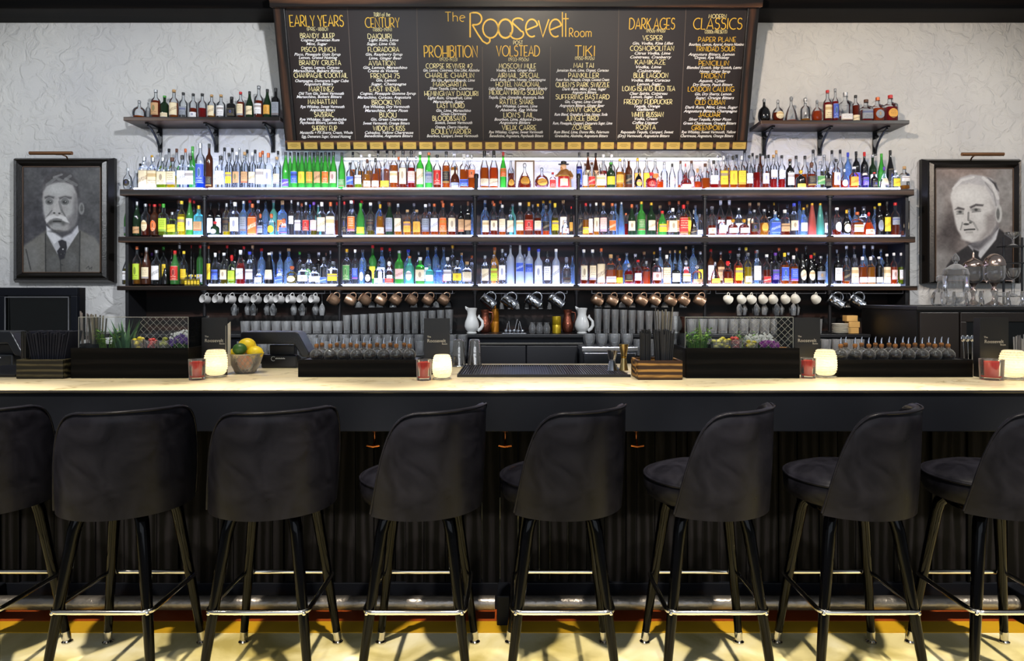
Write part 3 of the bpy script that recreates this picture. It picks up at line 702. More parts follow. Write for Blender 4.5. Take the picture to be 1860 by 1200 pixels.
# ------------------------------------------------------------------ wall shelving
SHW = wood('shelf_timber', '#17100c', '#4d3626', 0, .8, .4)
BLK = plain('black_paint', '#17171a', .42, bump=.08, bscale=40)
PIPE = plain('black_iron_pipe', '#2b2a2c', .38, .7)
PANEL = wood('shelving_back_timber', '#080504', '#2e1a12', 0, .6, .5)
LED = emit('led_light_panel', (.52, .60, 1.0, 1), 15.0)
DF, DB_ = 5.18, WALL - .015
unit = empty('wall_shelving', (0, 5.3, 0), 'three long dark wall shelves with black pipe posts and lit panels under the bottles', 'shelving')
unit.location = (0, 0, 0)
LEV = {'top': (343.5, 355, 217, 1661), 'middle': (429.5, 440, 214, 1663), 'bottom': (519, 527, 212, 1667)}
POSTS = [372, 617, 863, 1047, 1280, 1507]
ZT = {}
for k, (y0, y1, x0, x1) in LEV.items():
    zt, zb_ = Z(y0, DF), Z(y1, DF); ZT[k] = (zt, zb_)
    b = obj('shelf_board', MB().box(X(x0, DF), X(x1, DF), DF, DB_ - .02, zb_, zt), SHW, unit, bevel=.004)
    edges = [236] + POSTS + [1642]
    for a, c in zip(edges, edges[1:]):
        if k == 'bottom' and a == 236: continue
        if k == 'middle' and a == 236: a = 290
        obj('light_panel', MB().box(X(a, DF) + .02, X(c, DF) - .02, DF + .014, DB_ - .06, zt + .0005, zt + .0125), LED, b)
zbot = .98
obj('back_board', MB().box(X(232, DB_), X(1650, DB_), DB_ - .02, DB_, zbot, ZT['top'][1]), PANEL, unit)
for px in (233, 1645):
    obj('side_board', MB().box(X(px, DF + .05) - .012, X(px, DF + .05) + .012, DF + .03, DB_ - .021, zbot, ZT['top'][1] - .001), BLK, unit, bevel=.002)
def pipe(x, z0, z1, flange=True):
    p = obj('pipe_post', MB().tube([(x, DF + .028, z0), (x, DF + .028, z1)], .0135, 12), PIPE, unit, smooth=50)
    f = MB()
    for z in (z0, z1 - .008): f.lathe([(.03, z), (.03, z + .008)], 16, (x, DF + .028, 0))
    f.lathe([(.019, z1 - .03), (.019, z1 - .008)], 12, (x, DF + .028, 0))
    obj('pipe_flange', f, PIPE, p, smooth=40)
for px in POSTS:
    x = X(px, DF + .03)
    pipe(x, ZT['middle'][0] + .0005, ZT['top'][1] - .0005); pipe(x, ZT['bottom'][0] + .0005, ZT['middle'][1] - .0005)
for px in (617, 863, 1047, 372, 1280, 1507):
    pipe(X(px, DF + .03), 1.195, ZT['bottom'][1] - .0005)
for px in (865, 1051):
    x = X(px, DF + .02)
    obj('pipe_stub', MB().lathe([(.02, 0), (.02, .012), (.0135, .014), (.0135, .085), (.018, .087), (.018, .115), (.012, .122)], 12, (x, DF + .016 + .015, ZT['top'][0] + .0005)), PIPE, unit, smooth=40)

def bracket_shelf(label, px0, px1, ytop, ybot, brs, group=None):
    d0 = 5.24
    zt, zb_ = Z(ytop, d0), Z(ybot, d0)
    r = empty('bracket_shelf', (X((px0 + px1) / 2, d0), WALL - .001, zt), label, 'shelf')
    w = (px1 - px0) * d0 / F
    obj('shelf_board', MB().box(-w / 2, w / 2, d0 - r.location.y, -.001, zb_ - zt, 0), SHW, r, bevel=.003)
    for px in brs:
        x = X(px, WALL - .05) - r.location.x; h0 = zb_ - zt
        m = MB().box(x - .017, x + .017, -.012, -.001, h0 - .19 * 1.0, h0 - .0005)
        m.box(x - .014, x + .014, -.21, -.012, h0 - .011, h0 - .0005)
        m.tube([(x, -.19, h0 - .016), (x, -.15, h0 - .03), (x, -.10, h0 - .062), (x, -.055, h0 - .10), (x, -.028, h0 - .14), (x, -.014, h0 - .175)], .009, 8)
        m.lathe([(.013, 0), (.016, .006), (.013, .012)], 10, (x, -.03, h0 - .045), mat=Matrix.Rotation(PI / 2, 4, 'X'))
        obj('iron_bracket', m, plain('wrought_iron', '#101114', .35, .4), r, bevel=.002)
    return zt
zUL = bracket_shelf('dark plank shelf on three iron brackets left of the menu board', 224, 509, 212, 219, (286, 389, 493))
zUR = bracket_shelf('dark plank shelf on three iron brackets right of the menu board', 1382, 1652, 218, 225, (1391, 1493, 1594))

# ------------------------------------------------------------------ bottles
PROF = {  # (radius, height) of the glass, as shares of half width and full height; then cap span and cap radius
 'b': ([(.90, 0), (.97, .01), (1, .03), (1, .56), (.97, .61), (.82, .665), (.55, .71), (.37, .75), (.33, .80), (.33, .90), (.38, .905), (.38, .92), (.30, .925)], (.885, 1.0, .42), 2),
 't': ([(.92, 0), (1, .02), (1, .60), (.96, .66), (.75, .72), (.45, .76), (.33, .80), (.31, .86), (.33, .92)], (.86, 1.0, .38), 2),
 'c': ([(.95, 0), (1, .02), (1, .46), (.95, .52), (.78, .62), (.55, .71), (.40, .79), (.34, .86), (.34, .95)], (.83, 1.0, .39), 2),
 's': ([(.93, 0), (1, .02), (1, .60), (.95, .645), (.75, .685), (.42, .72), (.36, .76), (.36, .88)], (.84, 1.0, .44), 6),
 'j': ([(.80, 0), (.95, .03), (1, .10), (1, .48), (.93, .58), (.70, .65), (.34, .69), (.28, .74), (.28, .84)], (.80, 1.0, .40), 2),
 'd': ([(.55, 0), (.72, .02), (.93, .14), (1, .28), (.95, .42), (.78, .54), (.50, .62), (.26, .67), (.20, .74), (.20, .84)], (.82, 1.0, .26), 2),
 'k': ([(.95, 0), (1, .03), (.97, .14), (.86, .30), (.66, .46), (.42, .58), (.24, .66), (.18, .74), (.18, .84)], (.82, 1.0, .26), 2),
 'v': ([(.92, 0), (1, .02), (.98, .22), (.80, .50), (.55, .75), (.36, .90), (.34, .96)], (.90, 1.0, .40), 2),
 'f': ([(.60, 0), (.80, .02), (.97, .16), (1, .30), (.96, .44), (.80, .56), (.50, .65), (.32, .71), (.28, .80), (.28, .88)], (.82, 1.0, .36), 2),
 'm': ([(.9, 0), (1, .04), (1, .5), (.7, .66), (.45, .74), (.42, .86)], (.82, 1.0, .5), 2),
}
def prof_r(T, z):
    p = PROF[T][0]
    for (r0, z0), (r1, z1) in zip(p, p[1:]):
        if z0 <= z <= z1: return r0 + (r1 - r0) * (z - z0) / max(1e-6, z1 - z0)
    return p[-1][0]
def sect(T, a):
    sq = PROF[T][2]
    ca, sa = math.cos(a), math.sin(a)
    return 1.0 if sq == 2 else 1 / ((abs(ca) ** sq + abs(sa) ** sq) ** (1 / sq))
BODY, CAPS, LIQ, LAB = {}, {}, {}, {}
for T, (p, (c0, c1, cr), sq) in PROF.items():
    BODY[T] = MB().lathe([(r * .5, z) for r, z in p], 24, sq=sq).mesh('bottle', 50)
    if T not in 'dkjm': c0 = 1 - (1 - c0) * .78; cr *= .88
    h = c1 - c0
    if T in 'dk': cp = [(cr * .3, c0), (cr * .4, c0 + h * .2), (cr * .5, c0 + h * .45), (cr * .45, c0 + h * .8), (cr * .2, c1)]
    elif T == 'j': cp = [(cr * .36, c0), (cr * .36, c0 + h * .25), (cr * .5, c0 + h * .4), (cr * .5, c0 + h * .8), (cr * .35, c1)]
    else: cp = [(cr * .5, c0), (cr * .5, c0 + h * .3), (cr * .53, c0 + h * .32), (cr * .53, c1 - .008), (cr * .47, c1)]
    CAPS[T] = MB().lathe(cp, 14).mesh('cap', 40)
def liq_mesh(T, lv):
    if (T, lv) not in LIQ:
        zt = .02 + .066 * lv; p = PROF[T][0]
        pts = [(r * .5 * .93, max(z, .014)) for r, z in p if z < zt] + [(prof_r(T, zt) * .5 * .93, zt)]
        LIQ[(T, lv)] = MB().lathe(pts, 18, sq=PROF[T][2]).mesh('liquid', 50)
    return LIQ[(T, lv)]
LSPAN = {1: (.15, .46, 54), 2: (.06, .26, 58), 3: (.12, .54, 54), 4: (.13, .48, 42), 5: (.13, .34, 54), 6: (.32, .55, 54), 7: (.04, .57, 80)}
def lab_mesh(T, st):
    if (T, st) not in LAB:
        z0, z1, aw = LSPAN[st]
        if T in 'jdfkm': z0, z1 = z0 * .95, min(z1, .46)
        n, k = 14, 8; vs, uv = [], []
        for j in range(k + 1):
            v = j / k; z = z0 + (z1 - z0) * v
            f = math.sqrt(max(.02, 1 - (2 * v - 1) ** 2)) if st == 4 else 1.0
            for i in range(n + 1):
                u = i / n; a = -PI / 2 + math.radians(aw) * (2 * u - 1) * f
                r = (prof_r(T, z) * 1.025 + .012) * .5 * sect(T, a)
                vs.append((r * math.cos(a), r * math.sin(a), z)); uv.append((.5 + (u - .5) * f, v))
        fs = [(j * (n + 1) + i, j * (n + 1) + i + 1, (j + 1) * (n + 1) + i + 1, (j + 1) * (n + 1) + i) for j in range(k) for i in range(n)]
        me = bpy.data.meshes.new('label'); me.from_pydata(vs, [], fs)
        ul = me.uv_layers.new(name='uv')
        for lp in me.loops: ul.data[lp.index].uv = uv[lp.vertex_index]
        for p in me.polygons: p.use_smooth = True
        LAB[(T, st)] = me
    return LAB[(T, st)]

LIQC = {'a': ('amber', '#d8700e'), 'h': ('honey', '#e29a22'), 'r': ('red-brown', '#a83a0c'), 'R': ('red', '#c01414'), 'y': ('yellow', '#ecd318'),
        'l': ('lime', '#b4cc1c'), 'o': ('orange', '#ea6412'), 'k': ('pink', '#e28a74'), 'w': ('olive', '#877a18'), 'p': ('purple', '#4b3a92'), 'B': ('blue', '#2c6ee0')}
GLC = {'c': ('clear', None), 'u': ('blue', (.35, .55, .98, 1)), 'q': ('aqua', (.30, .85, .95, 1)), 'g': ('green', (.18, .72, .16, 1)), 'e': ('dark green', (.03, .10, .035, 1)),
       'n': ('black', (.012, .010, .012, 1)), 'm': ('frosted', (.72, .80, 1, 1)), 'x': ('brown', (.20, .05, .012, 1)), 't': ('teal', (.25, .75, .62, 1)), 'C': ('coral', (.9, .25, .2, 1)), 'z': ('orange', (.95, .45, .08, 1))}
LABC = {'w': ('white', '#ece9ea', '#55565e'), 'c': ('cream', '#ead9b4', '#7a5030'), 'y': ('yellow', '#efcb2a', '#7a4a10'), 'g': ('gold', '#e0a23a', '#5c3008'), 'r': ('red', '#c8241e', '#f0d8b8'),
        'b': ('blue', '#3a58c0', '#c8d4f4'), 'k': ('black', '#1c1a1c', '#a89468'), 'n': ('green', '#4f8a4a', '#eadfb8'), 's': ('grey', '#8d929c', '#2a2a30'), 't': ('tan', '#c79a6a', '#4a2a14'),
        'o': ('orange', '#ea6a24', '#ffe8c8'), 'p': ('purple', '#5a46b0', '#d8d0f0'), 'l': ('lime', '#b9d23a', '#4a6414'), 'i': ('pink', '#eec0b4', '#8a3a3c')}
CAPC = {'k': ('black', '#141315', .35, 0), 'r': ('red', '#c42020', .35, 0), 'g': ('gold', '#d8a436', .3, .7), 's': ('silver', '#b4b6ba', .3, .8), 'b': ('blue', '#3040b8', .4, 0), 'n': ('green', '#3c9a2c', .4, 0),
        'y': ('yellow', '#e8c832', .45, 0), 'o': ('copper', '#c8683c', .35, .4), 'p': ('purple', '#6a3aa0', .4, 0), 'w': ('white', '#e8e6e4', .45, 0), 'd': ('cork', '#c29a68', .75, 0), 'x': ('glass', None, 0, 0), 'B': ('brown', '#5a3420', .5, 0)}
def body_mat(g):
    if g == 'c' or g in LIQC: return glass('clear_bottle_glass', (.93, .95, .97, 1), .5, (.80, .86, 1, 1))
    nm, t = GLC[g]
    if g == 'n': return plain('black_bottle_glass', '#0c0a0b', .08, coat=.5)
    if g == 'm': return glass('frosted_bottle_glass', t, .4, (.8, .87, 1, 1), .25, .45)
    if g in 'Ctz': return glass(nm + '_bottle_glass', t, .3, t, .05, .5, body=t)
    return glass(nm.replace(' ', '_') + '_bottle_glass', t, .25, tuple(min(1, x * 1.3 + .02) for x in t[:3]) + (1,), .04, .22 if g in 'guq' else .30)
def label_mat(c, pat):
    key = 'label_%s_%d' % (LABC[c][0], pat)
    if key in MATS: return MATS[key]
    m, nt, b = newmat(key); L = nt.links.new
    base, ink = hexc(LABC[c][1]), hexc(LABC[c][2]); ink = tuple(.55 * a + .45 * b_ for a, b_ in zip(ink, base))
    acc = hexc(['#a3201c', '#2a3a86', '#1d1c1e', '#b98a30', '#3b6a38', '#5c3a20'][(pat * 2 + ord(c)) % 6]); acc = tuple(.6 * a + .4 * b_ for a, b_ in zip(acc, base))
    uv = nt.nodes.new('ShaderNodeUVMap'); sp = nt.nodes.new('ShaderNodeSeparateXYZ'); L(uv.outputs[0], sp.inputs[0])
    def math_(op, a, b_=None, cl=False):
        n = nt.nodes.new('ShaderNodeMath'); n.operation = op; n.use_clamp = cl
        for i, v in enumerate((a, b_)):
            if v is None: continue
            if isinstance(v, (int, float)): n.inputs[i].default_value = v
            else: L(v, n.inputs[i])
        return n.outputs[0]
    U, V = sp.outputs[0], sp.outputs[1]
    def band(a, lo, hi): return math_('MULTIPLY', math_('GREATER_THAN', a, lo), math_('LESS_THAN', a, hi))
    def mix(f, c0, c1):
        n = nt.nodes.new('ShaderNodeMix'); n.data_type = 'RGBA'; L(f, n.inputs[0])
        for i, v in ((6, c0), (7, c1)):
            if isinstance(v, tuple): n.inputs[i].default_value = v
            else: L(v, n.inputs[i])
        return n.outputs[2]
    nz = nt.nodes.new('ShaderNodeTexNoise'); nz.inputs['Scale'].default_value = 1.0; nz.inputs['Detail'].default_value = 2
    mp = nt.nodes.new('ShaderNodeMapping'); mp.inputs['Scale'].default_value = (26, 9, 1); mp.inputs['Location'].default_value = (pat * 3.7, pat * 1.3, 0)
    L(uv.outputs[0], mp.inputs['Vector']); L(mp.outputs[0], nz.inputs['Vector'])
    rag = math_('GREATER_THAN', nz.outputs['Fac'], .46)
    lines = math_('GREATER_THAN', math_('FRACT', math_('MULTIPLY', V, 7.0)), .55)
    text = math_('MULTIPLY', math_('MULTIPLY', rag, lines), band(U, .18, .82))
    col = base
    if pat == 0: col = mix(math_('MULTIPLY', text, band(V, .1, .5)), mix(band(V, .62, .82), base, acc), ink)
    elif pat == 1:
        d = math_('ADD', math_('POWER', math_('MULTIPLY', math_('SUBTRACT', U, .5), 1.5), 2), math_('POWER', math_('SUBTRACT', V, .55), 2))
        col = mix(math_('MULTIPLY', text, band(V, .05, .28)), mix(math_('LESS_THAN', d, .045), mix(math_('LESS_THAN', d, .06), base, ink), acc), ink)
    elif pat == 2: col = mix(math_('MULTIPLY', text, band(V, .3, .9)), mix(band(V, .0, .16), base, acc), ink)
    else: col = mix(math_('MULTIPLY', rag, band(math_('ADD', V, math_('MULTIPLY', U, -.35)), .18, .42)), base, ink)
    edge = math_('GREATER_THAN', math_('ABSOLUTE', math_('SUBTRACT', V, .5)), .47)
    col = mix(edge, col, ink)
    L(col, b.inputs['Base Color']); b.inputs['Roughness'].default_value = .55
    MATS[key] = m; return m
def cap_mat(c):
    nm, h, r, mt = CAPC[c]
    if c == 'x': return glass('stopper_glass', (.95, .96, .98, 1), .7, (.9, .93, 1, 1), .03, .15)
    return plain('cap_' + nm, h, r, mt, bump=.1 if c == 'd' else 0, bscale=300)

BAYS = [0] + POSTS + [3000]
BAYN = ['first', 'second', 'third', 'fourth', 'fifth', 'sixth', 'seventh']
nb = 0
def bottle(px, h, w, T, g, lab, cap, d, zbase, ybase, zmax, words, group, wscale=1.0):
    global nb; nb += 1
    wid = w * d / F * wscale
    H = Z(ybase - h, d) - zbase
    H = min(H, zmax - zbase)
    gl, lv = g[0], int(g[1]) if len(g) > 1 else 9
    name = 'decanter' if T in 'dk' and cap == 'x' else 'liquor_bottle'
    o = obj(name, BODY[T], body_mat(gl), None, (X(px, d), d, zbase))
    o.scale = (wid, wid * (.62 if T == 'f' else 1), H)
    o.rotation_euler = (0, 0, rnd.uniform(-.12, .12) if T != 's' else rnd.uniform(-.05, .05))
    cn, ln = CAPC[cap][0], ''
    obj('cap' if cap not in 'x' else 'stopper', CAPS[T], cap_mat(cap), o)
    if gl in LIQC:
        obj('liquid', liq_mesh(T, min(lv, 9)), liquid('liquid_' + LIQC[gl][0].replace('-', '_'), LIQC[gl][1]), o)
        gname = LIQC[gl][0]
    else: gname = GLC[gl][0]
    if lab[0] != 'x':
        st = int(lab[1]) if len(lab) > 1 else 1
        obj('label', lab_mesh(T, st), label_mat(lab[0], nb % 4), o)
        ln = LABC[lab[0]][0] + ' label, '
    else: ln = 'no label, '
    nn = 'decanter' if name == 'decanter' else 'bottle'
    tag(o, '%s %s, %s%s %s, %s' % (gname, nn, ln, cn, 'stopper' if cap == 'x' else 'cap', words), nn, group)
    return o

STUFF = dict(v=[], f=[], m=[], uv=[], mats=[])
def heap(px, h, w, T, g, lab, cap, d, zbase, ybase, zmax):
    """a bottle of the rear rows, of which little more than neck and cap shows"""
    global nb; nb += 1
    wid = w * d / F; H = min(Z(ybase - h, d) - zbase, zmax - zbase); gl, lv = g[0], int(g[1]) if len(g) > 1 else 9
    ps = [(BODY[T], body_mat(gl)), (CAPS[T], cap_mat(cap))]
    if gl in LIQC: ps.append((liq_mesh(T, min(lv, 9)), liquid('liquid_' + LIQC[gl][0].replace('-', '_'), LIQC[gl][1])))
    if lab[0] != 'x': ps.append((lab_mesh(T, int(lab[1])), label_mat(lab[0], nb % 4)))
    for me, mt in ps:
        if mt not in STUFF['mats']: STUFF['mats'].append(mt)
        k = STUFF['mats'].index(mt); o = len(STUFF['v']); ul = me.uv_layers[0].data if me.uv_layers else None
        STUFF['v'] += [(v.co.x * wid + X(px, d), v.co.y * wid + d, v.co.z * H + zbase) for v in me.vertices]
        for p in me.polygons:
            STUFF['f'].append([i + o for i in p.vertices]); STUFF['m'].append(k)
            STUFF['uv'] += [tuple(ul[l].uv) if ul else (0, 0) for l in p.loop_indices]
def shelf_row(text, d, zbase, ybase, zmax, where, group, bays=True):
    items = [l.split() for l in text.strip().replace(';', '\n').split('\n') if l.strip()]
    items = sorted(items, key=lambda a: float(a[0]))
    wl = [float(a[2]) for a in items]; xs = [float(a[0]) for a in items]
    for i in range(len(items) - 1):
        gap = xs[i + 1] - xs[i]; s = (wl[i] + wl[i + 1]) / 2
        if s > gap * .97:
            f = gap * .97 / s; wl[i] *= f; wl[i + 1] *= f
    cnt = {}
    for it, w in zip(items, wl):
        px = float(it[0])
        if bays:
            b = sum(px > p for p in POSTS); cnt[b] = cnt.get(b, 0) + 1
            words = '%s in %s, %s bay, %s' % (ORD[cnt[b]], where[0], BAYN[b], where[1])
            if where[0] == 'back row' and w * float(it[1]) < BIG:
                heap(px, float(it[1]), w, it[3], it[4], it[5], it[6], d + rnd.uniform(-.008, .008), zbase, ybase, zmax); continue
        else:
            cnt[0] = cnt.get(0, 0) + 1; words = '%s from left, %s' % (ORD[cnt[0]], where)
        jit = rnd.uniform(-.008, .008)
        bottle(px, float(it[1]), w, it[3], it[4], it[5], it[6], d + jit, zbase, ybase, zmax, words, group)

T_F = """232 38 18 f c k4 s;247 34 12 f c x s;262 58 16 s c c7 s;278 57 16 s c c7 s;296 57 17 s l5 c3 s;313 57 16 s y6 c3 B;331 61 15 s c w3 k;346 60 15 s c w3 k
364 83 17 t B4 b3 s;380 82 13 t x k2 k;401 60 17 s c w3 k;416 65 14 b c y1 k;430 67 14 b c t1 w;444.5 67 14 b c t1 d;458.5 66 14 b c c1 w;473 66 14 s c w3 o;487.5 65 14 s c w3 o;503 58 13 b c c1 d
519 67 13.5 c g p2 k;534.7 67 13.5 c g b1 k;548.4 67 13.5 c g y1 k;562.6 67 13.5 c g g1 k;576.8 67 13.5 c g t1 k;591 67 13.5 c g o1 k;605.6 67 13.5 c g i1 k;621 66 13 c g n2 k
636 48 14 b r6 b1 k;651 53 14 b l3 w1 s;667 54 14 c h7 c2 B;682 56 14 c a7 c2 k;699.6 55 15 s c y2 s;715.5 69 16 b a9 c1 k;732 69 15 b r8 c3 k;747 69 15 b R8 i1 k;763 67 14 b g c3 w
779 66 14 b g s1 o;794 62 15 b r8 r3 k;810.5 68 15 b a9 k1 k;826.5 42 17 d x s2 k;843 63 15 s a8 b2 w;857 62 12 s a8 o6 s;880 69 17 c a8 c2 k;897 69 17 c o8 c2 k
914 67 15 c g o6 r;929 37 20 k r4 g4 x;953 47 26 k r7 g4 x;984 39 26 d r6 g4 x;1004 30 11 s o7 r3 r;1052 66 11 b p9 b3 k;1063 46 10 b h6 w3 B;1075 48 14 b h6 r1 B;1091 44 15 s h5 c3 s
1109.6 48 16 b e y1 n;1126 55 15 b h8 g1 g;1142 55 13 b x k1 s;1160 37 14 d n g4 k;1183 30 20 j R8 r4 r;1199 24 11 s o8 x s;1221 46 12 c c i4 k;1246 30 20 d R5 c2 B;1267 37 14 j o5 x d
1281 46 15 s a6 x B;1296.5 52 14 s R3 w1 k;1314.5 60 13 s a8 y3 s;1331.6 60 13 s a8 y3 k;1347 60 13 s a8 y3 s;1361 61 13 b r4 w1 k;1375 61 13 b R7 x k;1390.5 61 13 b r4 w1 k;1405 62 13 b R4 w6 d;1420 61 13 b R4 w6 k
1435 54 15 b n w3 B;1454.6 34 17 j n g2 g;1474 48 17 j r8 k3 B;1490 50 14 s c n1 x;1503 38 13 s n k1 k;1518.7 54 14 b a8 w3 k;1534 36 14 f R6 w4 s;1551 40 16 b o8 g3 w;1571 44 13 b p8 p1 k;1588 30 12 b n k1 r
1606 41 16 k c c1 p;1627 34 12 s c y3 w;1642.5 41 14 s h2 w6 d"""
T_B = """255 46 12 b c x k;276 61 12 b c x g;292 73 12 b c x k;307 73 12 b c x k;321 73 12 b c x B;337 73 12 b c x o;350 77 14 b g x n;408 75 12 b c x k;422 74 12 b c x k;435 74 12 b c x s;449 71 12 b c x k;463.5 71 12 b c x k;477 69 12 b c x o;505 69 11 b c x k
527 66 11 c g x k;541.5 66 11 c g x k;555.5 66 11 c g x k;570 66 11 c g x k;584 66 11 c g x k;598 66 11 c g x k;641 67 12 b a8 x k;656 62 12 b h8 x w;671 63 12 b h8 x w;687 70 13 b a8 x k;703 70 13 b a8 x k;724 58 12 b a8 x o;740 58 12 b o8 x s;756 60 12 b a8 x s
825 66 14 b h9 c3 w;849 63 13 b a8 x w;928 55 12 b r8 x x;1068 66 12 c x c3 k;1082 65 12 c x t3 k;1096 63 14 b R8 i1 i;1111 63 14 b R8 x w;1134 56 11 b h8 x s;1158 56 13 b h8 g3 g;1174.5 56 13 b h8 y3 s;1190 55 13 b o7 o3 s
1206.5 49 13 b c x s;1236 51 12 b a3 x B;1245 46 8 t R9 x r;1256 51 13 b R4 i4 B;1272 40 11 b a5 x s;1288 54 12 b R3 x s;1304 62 12 b k4 x s;1321 64 13 b h9 x x;1338 62 12 b c x k;1352.5 72 13 b a7 x k;1367 65 11 b c x k;1381 64 11 b x x k;1396 62 11 b r8 x k;1410 70 11 b c x d
1446 60 13 b r7 x k;1462 60 13 b a7 x k;1477 71 13 b c x k;1497 62 13 b w8 x x;1511 70 12 b c x k;1526 71 12 b c x k;1540 66 13 t u x b;1555 68 13 t n p1 k;1570 67 13 t n c1 r;1585 62 13 b e w1 s;1601 64 13 c g c2 n;1617 70 13 c n k3 k"""
M_F = """233 63 14 c g s2 k;249 63 14 c e t2 s;264.5 59 15 b r5 c4 s;281 58 15 b x o4 r;297 59 14 s l7 l3 n;313 44 14 s l7 y1 s;330 64 14 b y9 y3 y;345 69 13 c g w1 r;361 56 15 s q t1 g
390.5 27 15 j e w4 r;411.7 60 14 t y6 k3 s;427 62 15 s c w3 w;442.5 64 14 b u s3 s;458.5 59 14 s o9 o7 o;473 41 11 j c s3 o;493 41 15 j c y4 o;515.5 32 17 j c b1 o;529.5 66 11 b c w6 s;541.5 62 13 b c w1 s;556 62 13 b c r1 s;570 62 13 b w2 i1 p;584.5 62 14 s c c3 w;600.5 62 14 s c c7 o
625.5 63 9 b c k3 r;638 65 15 b c o3 w;655 60 15 c g y2 n;673 61 15 b w2 k1 w;690.6 58 15 c h9 c2 g;707.6 61 15 c e s3 B;723 59 14 b h2 c3 s;740 48 15 b h7 g3 d;757 48 15 b h7 g3 d;773 58 15 b a2 s3 w;789 59 15 b a2 w3 o;805 60 15 c h7 o3 o;820.7 60 15 b r8 c3 o;837.5 56 12 b n t3 k;850 63 11 s n t1 B
882 52 14 b r6 c3 x;897.5 60 14 b r7 c1 o;912.4 57 13 b a3 c3 w;927 52 13 b c c3 k;944.6 61 15 b a6 c1 w;960.6 62 15 s r9 r1 g;977 59 14 b r8 c1 g;991.7 56 13 b o4 k1 x;1008 60 14 c w8 y1 y;1027 30 18 j c i1 x;1037.5 54 9 b n g1 r
1054 59 8 t c k3 k;1064 60 12 b h7 y2 r;1083 61 11 b h7 c3 w;1096 61 14 b c i3 d;1112 60 14 b c o1 o;1128.5 62 13 v u x s;1147.6 58 14 c e c1 o;1165 63 15 b g n1 g;1183 61 15 b e c1 g;1203 46 16 c g y1 r;1222 51 14 s c c3 w;1241.7 57 14 s R9 r7 r;1260 48 12 k n k2 s;1271 40 9 s c w2 x
1293.4 54 15 b r5 c2 x;1312 36 15 b k5 w3 k;1331.4 31 18 j r8 w1 g;1351.5 31 18 j r8 w1 g;1370 48 15 b r7 k1 s;1388 49 16 b h7 g4 s;1407.7 45 16 s u b3 s;1425.4 48 15 s r4 t1 w;1442.4 60 15 b c c1 b;1459.4 52 14 b u w1 g;1475 60 15 v C x g;1490 60 15 v t x g;1501 44 8 s c w3 x
1520 52 16 b r3 w4 w;1538 48 17 f n c4 g;1557 44 17 s a8 c1 o;1578 44 20 k o8 c2 r;1597.5 60 14 b n s4 y;1611 63 13 b n y3 k;1626 61 15 b r8 s6 r;1643 57 14 c k2 c4 w"""
M_B = """272 59 11 b x x r;290 59 11 b x w1 r;324 67 12 b c x B;352 66 11 b c x r;382.7 62 12 b n w3 k;397.6 62 12 b n w3 k;420 66 12 b c x x;454 69 13 b u x r;469 70 14 b c x w;482.6 68 14 b u x k;497 69 14 b t x s;513 65 15 s u o1 d;548 60 11 b c x o;563 58 10 b u x b;578 58 11 b t x s;612 62 9 b r7 x r
641 70 13 b c x r;657 69 13 b c x r;689 64 14 b u x s;706 62 12 b r6 x o;752 60 12 b c x s;780 60 12 b c x s;803 66 12 b a8 x o;858 60 9 b u x x;881 68 15 b u x s;895 65 12 b r6 x o;909 65 12 b c x o;931 59 12 b t x s;968 58 10 b c x s;987 65 13 b u x g;999 65 12 b u x g;1023 66 14 b h7 c3 d
1072 60 10 b a7 c3 s;1090 60 10 b r8 x k;1118 60 11 b u x s;1137 42 10 b R8 x o;1157 58 11 b c x x;1199 56 13 b a8 o1 d;1216 63 13 b c o1 o;1233 64 12 b c o1 o;1249 64 13 b y8 y1 o;1263 56 12 b u x s;1283 50 9 b r5 x s
1309 66 14 c r8 w1 w;1324.6 66 14 c r8 w1 w;1342 52 16 b s w1 s;1362 61 12 b c c3 d;1378 61 12 b k3 x d;1396 57 13 b n k1 k;1406 61 10 b n x g;1414 60 9 b n c1 k;1430 58 11 b c x k;1452 64 13 b u p1 b;1466 58 10 b a6 x g;1542 50 16 b u w1 x;1553 53 12 b u x s;1569 54 16 s c w1 s;1589 54 10 b u x y""".replace('s w1 s', 'c w1 s').replace('i1 i', 'i1 w')
T_B = T_B.replace('i1 i;', 'i1 w;')
